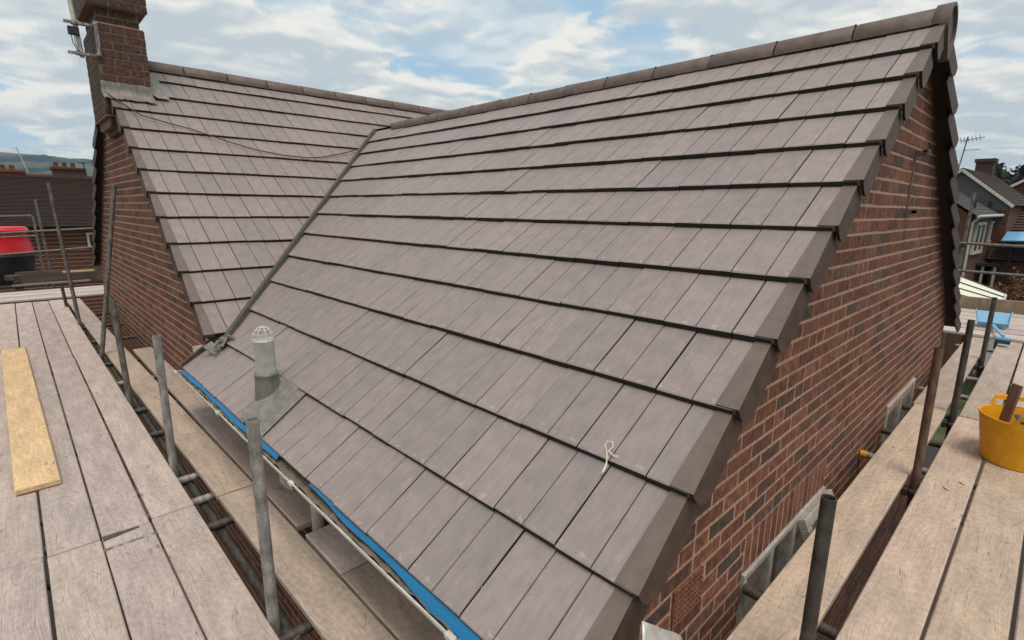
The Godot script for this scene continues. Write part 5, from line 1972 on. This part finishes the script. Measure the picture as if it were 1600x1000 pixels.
	st = begin()
	for k in 6:
		boxes(st, Vector3(26.9, -5.4, -2.5 + k * 0.36), Vector3(27.0, -0.98, -2.42 + k * 0.36))
	obj("post", st, M.white, pg)
	st = begin()
	boxes(st, Vector3(29.0, -5.4, -2.6), Vector3(29.1, -0.98, -0.5))
	obj("panel", st, M.dark, pg)
	# white ribbed conservatory roof
	var cv := thing("conservatory", "conservatory with a white ribbed glazed roof behind the edge board", "conservatory")
	var P0 := Vector3(20.0, -0.84, -1.36)
	var P1 := Vector3(19.0, -1.14, -0.21)
	var P2 := Vector3(16.2, -1.40, -0.26)
	var P3 := Vector3(17.2, -1.40, -1.30)
	P2 = P1 + (P3 - P0) * 0.62
	st = begin()
	var n := (P1 - P0).cross(P3 - P0).normalized()
	if n.y < 0:
		n = -n
	quad(st, P0, P1, P2, P3)
	quad(st, P0 - n * 0.04, P3 - n * 0.04, P2 - n * 0.04, P1 - n * 0.04)
	quad(st, P0, P3, P3 - n * 0.04, P0 - n * 0.04)
	quad(st, P1, P1 - n * 0.04, P2 - n * 0.04, P2)
	quad(st, P2, P2 - n * 0.04, P3 - n * 0.04, P3)
	obj("roof_sheet", st, mat(rgb(226, 224, 208), 0.5), cv)
	for k in 6:
		var t := k / 5.0
		st = begin()
		tube(st, [P0.lerp(P3, t) + n * 0.015, P1.lerp(P2, t) + n * 0.015], 0.017, 6)
		obj("rib", st, M.galv_dark, cv)
	st = begin()
	for q in [P1, P2, P1.lerp(P2, 0.5)]:
		boxes(st, Vector3(q.x - 0.06, -5.4, q.z - 0.1), Vector3(q.x + 0.02, q.y - 0.05, q.z - 0.02))
	for q in [[P1, P2]]:
		tube(st, [q[0] - n * 0.04, q[1] - n * 0.04], 0.05, 6)
	obj("frame", st, M.white, cv)
	# russet hedge
	var hm := mat(rgb(112, 80, 60), 0.9)
	var hm2 := mat(rgb(92, 78, 56), 0.9)
	for q in [[Vector3(23.6, -2.1, 0.25), 7, hm, "russet garden bush left of its paler twin, below the rails"], [Vector3(25.4, -1.7, 1.0), 8, hm2, "olive brown bush at the right edge, below the rails"], [Vector3(21.0, -3.2, 0.9), 9, hm, "lower russet bush nearest the edge board"]]:
		var t := thing("garden_bush", q[3], "bush", Vector3(q[0].x, -5.35, q[0].z), "garden bushes below the rails")
		var o := inst("foliage", crown_mesh(q[1], 6500, Vector3(1.5, 1.5, 1.5), 0.095), q[2], at(Vector3(0, q[0].y + 5.35, 0)), t)
		st = begin()
		for k in 4:
			tube(st, [Vector3(rng.randf_range(-0.2, 0.2), 0, rng.randf_range(-0.2, 0.2)), Vector3(rng.randf_range(-0.5, 0.5), q[0].y + 5.4, rng.randf_range(-0.5, 0.5))], 0.05, 6, true, 0.02)
		obj("stem", st, M.rust, t)
	# wooded rise behind the houses
	var crowns := [crown_mesh(21, 2200, Vector3(3.6, 4.2, 3.6), 0.62), crown_mesh(22, 2200, Vector3(4.4, 3.6, 4.2), 0.62), crown_mesh(23, 1800, Vector3(2.8, 5.2, 2.8), 0.6)]
	var cm := [mat(rgb(58, 66, 52), 0.9), mat(rgb(68, 72, 58), 0.9), mat(rgb(50, 59, 50), 0.9)]
	var spots := []
	var tr := RandomNumberGenerator.new()
	tr.seed = 64
	for k in 24:
		spots.append(Vector3(tr.randf_range(92, 135), 0, -19.0 + k * 1.25 + tr.randf_range(-0.8, 0.8)))
	var kinds := ["dark rounded", "paler spreading", "tall narrow"]
	var nth := ["first", "second", "third", "fourth", "fifth", "sixth", "seventh", "eighth", "ninth", "tenth", "eleventh", "twelfth", "thirteenth", "fourteenth", "fifteenth", "sixteenth", "seventeenth", "eighteenth", "nineteenth", "twentieth", "twenty-first", "twenty-second", "twenty-third", "twenty-fourth"]
	for k in spots.size():
		var s: Vector3 = spots[k]
		var kind := tr.randi() % 3
		var top := 6.0 + 3.6 * smoothstep(-18.0, 2.0, s.z) * (s.x / 115.0) + tr.randf_range(-0.9, 0.9)
		var t := thing("tree", "%s tree, %s from the left along the wooded skyline" % [kinds[kind], nth[k]], "tree", Vector3(s.x, -5.4, s.z), "trees on the wooded rise")
		var hh: float = top + 5.4
		inst("crown", crowns[kind], cm[tr.randi() % 3], Transform3D(Basis(Vector3.UP, tr.randf() * TAU).scaled(Vector3.ONE * tr.randf_range(1.05, 1.3)), Vector3(0, hh - 3.9, 0)), t)
		st = begin()
		tube(st, [Vector3.ZERO, Vector3(0.1, hh * 0.5, 0), Vector3(0.0, hh - 2.5, 0.1)], 0.32, 7, true, 0.1)
		for j in 3:
			tube(st, [Vector3(0.05, hh * 0.45, 0), Vector3(tr.randf_range(-2, 2), hh - 3.5, tr.randf_range(-2, 2))], 0.12, 5, true, 0.04)
		obj("trunk", st, M.rust, t)

func build_land() -> void:
	# one sheet of ground out to the horizon
	var gm := tri_mat(mottle(81, 512, 0.012, Color(0.20, 0.23, 0.14), Color(0.40, 0.40, 0.28)), 0.15, 1.0)
	var st := begin()
	var rings := [0.0, 12.0, 40.0, 130.0, 400.0, 1200.0, 3000.0, 4600.0]
	for i in rings.size() - 1:
		for k in 48:
			var a := TAU * k / 48
			var b := TAU * (k + 1) / 48
			var y := -5.4
			quad(st, Vector3(cos(a) * rings[i], y, sin(a) * rings[i]), Vector3(cos(a) * rings[i + 1], y, sin(a) * rings[i + 1]), Vector3(cos(b) * rings[i + 1], y, sin(b) * rings[i + 1]), Vector3(cos(b) * rings[i], y, sin(b) * rings[i]))
	obj("ground", st, gm).set_meta("kind", "structure")
	# paving round the house foot
	st = begin()
	boxes(st, Vector3(-4.2, -5.42, -16), Vector3(17, -5.385, 6))
	obj("paving", st, M.slab).set_meta("kind", "structure")
	# wooded bank that carries the skyline trees on the right
	st = begin()
	st.set_smooth_group(0)
	var bn := fn(0.02, 85, 3)
	var BH := func(i: int, j: int) -> Vector3:
		var x := 84.0 + i * 6.0
		var z := -60.0 + j * 5.0
		return Vector3(x, -5.5 + (8.6 + 2.4 * bn.get_noise_2d(x, z)) * smoothstep(84.0, 150.0, x) * (1.0 - smoothstep(220.0, 320.0, x)) * smoothstep(-60.0, -20.0, z) * (1.0 - smoothstep(60.0, 90.0, z)), z)
	for i in 40:
		for j in 30:
			quad(st, BH.call(i, j), BH.call(i, j + 1), BH.call(i + 1, j + 1), BH.call(i + 1, j))
	obj("hill", st, tinted(gm, rgb(150, 160, 130))).set_meta("kind", "structure")
	# far hills to the left, fields and woods
	var hz := fn(0.0016, 82, 4)
	var patch := fn(0.011, 83, 3, FastNoiseLite.TYPE_CELLULAR)
	patch.cellular_return_type = FastNoiseLite.RETURN_CELL_VALUE
	patch.fractal_octaves = 1
	var wood := fn(0.0045, 84, 4)
	st = begin()
	st.set_smooth_group(0)
	var H := func(r: float, a: float) -> Vector3:
		var p := Vector3(sin(a) * r, 0, -cos(a) * r)
		var ramp := smoothstep(900.0, 3000.0, r) * (1.0 - 0.4 * smoothstep(3000.0, 4200.0, r))
		var crest := 182.0 + 20.0 * cos((a + 0.06) * 7.0) + 26.0 * hz.get_noise_2d(p.x, p.z)
		var edge := smoothstep(0.72, 0.22, a) * smoothstep(-1.6, -1.0, a)
		p.y = -5.6 + ramp * crest * (0.25 + 0.75 * edge)
		p.y += ramp * 5.0 * maxf(0.0, wood.get_noise_2d(p.x * 6.0, p.z * 6.0)) * 2.0
		return p
	var na := 420
	var nr := 60
	var cols := PackedColorArray()
	for i in na:
		for j in nr:
			var P := []
			for q in [[0, 0], [0, 1], [1, 1], [1, 0]]:
				P.append(H.call(lerpf(850.0, 4200.0, float(j + q[1]) / nr), lerpf(-1.6, 0.8, float(i + q[0]) / na)))
			var tri6 := [P[0], P[1], P[2], P[0], P[2], P[3]]
			for v in tri6:
				var wv := wood.get_noise_2d(v.x, v.z * 0.6)
				var pc := patch.get_noise_2d(v.x, v.z * 0.5)
				var c := Color(0.018, 0.028, 0.022)
				if wv < 0.06:
					c = Color(0.055, 0.070, 0.038).lerp(Color(0.13, 0.115, 0.07), clampf(pc * 0.5 + 0.5, 0, 1))
				st.set_color(c)
				st.add_vertex(v)
	var hm := mat(Color.WHITE, 1.0, 0.0, 0.1)
	hm.vertex_color_use_as_albedo = true
	obj("hills", st, hm).set_meta("kind", "structure")

func _ready() -> void:
	rng.seed = 20240
	# ---- camera
	cam_basis = Basis(Vector3.UP, -0.763586) * Basis(Vector3.RIGHT, -0.209515) * Basis(Vector3.BACK, 0.008775)
	var cam := Camera3D.new()
	cam.name = "camera"
	cam.transform = Transform3D(cam_basis, cam_pos)
	cam.fov = rad_to_deg(2.0 * atan(500.0 / 815.468))
	cam.near = 0.05
	cam.far = 12000.0
	add_child(cam)
	# ---- sky, sun, exposure
	var env := Environment.new()
	env.background_mode = Environment.BG_SKY
	var sky := Sky.new()
	var pm := PanoramaSkyMaterial.new()
	pm.panorama = sky_texture()
	sky.sky_material = pm
	env.sky = sky
	env.background_energy_multiplier = 1.0
	env.tonemap_mode = Environment.TONE_MAPPER_LINEAR
	env.tonemap_exposure = 1.09
	env.sdfgi_enabled = true
	env.ssao_enabled = true
	env.ssil_enabled = true
	env.fog_enabled = true
	env.fog_density = 0.00015
	env.fog_light_color = Color(0.74, 0.87, 1.0)
	var we := WorldEnvironment.new()
	we.name = "sky"
	we.environment = env
	add_child(we)
	var sun := DirectionalLight3D.new()
	sun.name = "sun"
	sun.light_energy = 0.62
	sun.light_color = Color(1.0, 0.95, 0.87)
	sun.light_angular_distance = 24.0
	sun.shadow_enabled = true
	sun.look_at_from_position(Vector3(-1.6, 8.0, 3.0), Vector3.ZERO)
	add_child(sun)
	# ---- the place
	make_materials()
	build_land()
	build_house()
	build_neighbour_left()
	build_neighbours_right()
	build_scaffold()
	build_small_things()
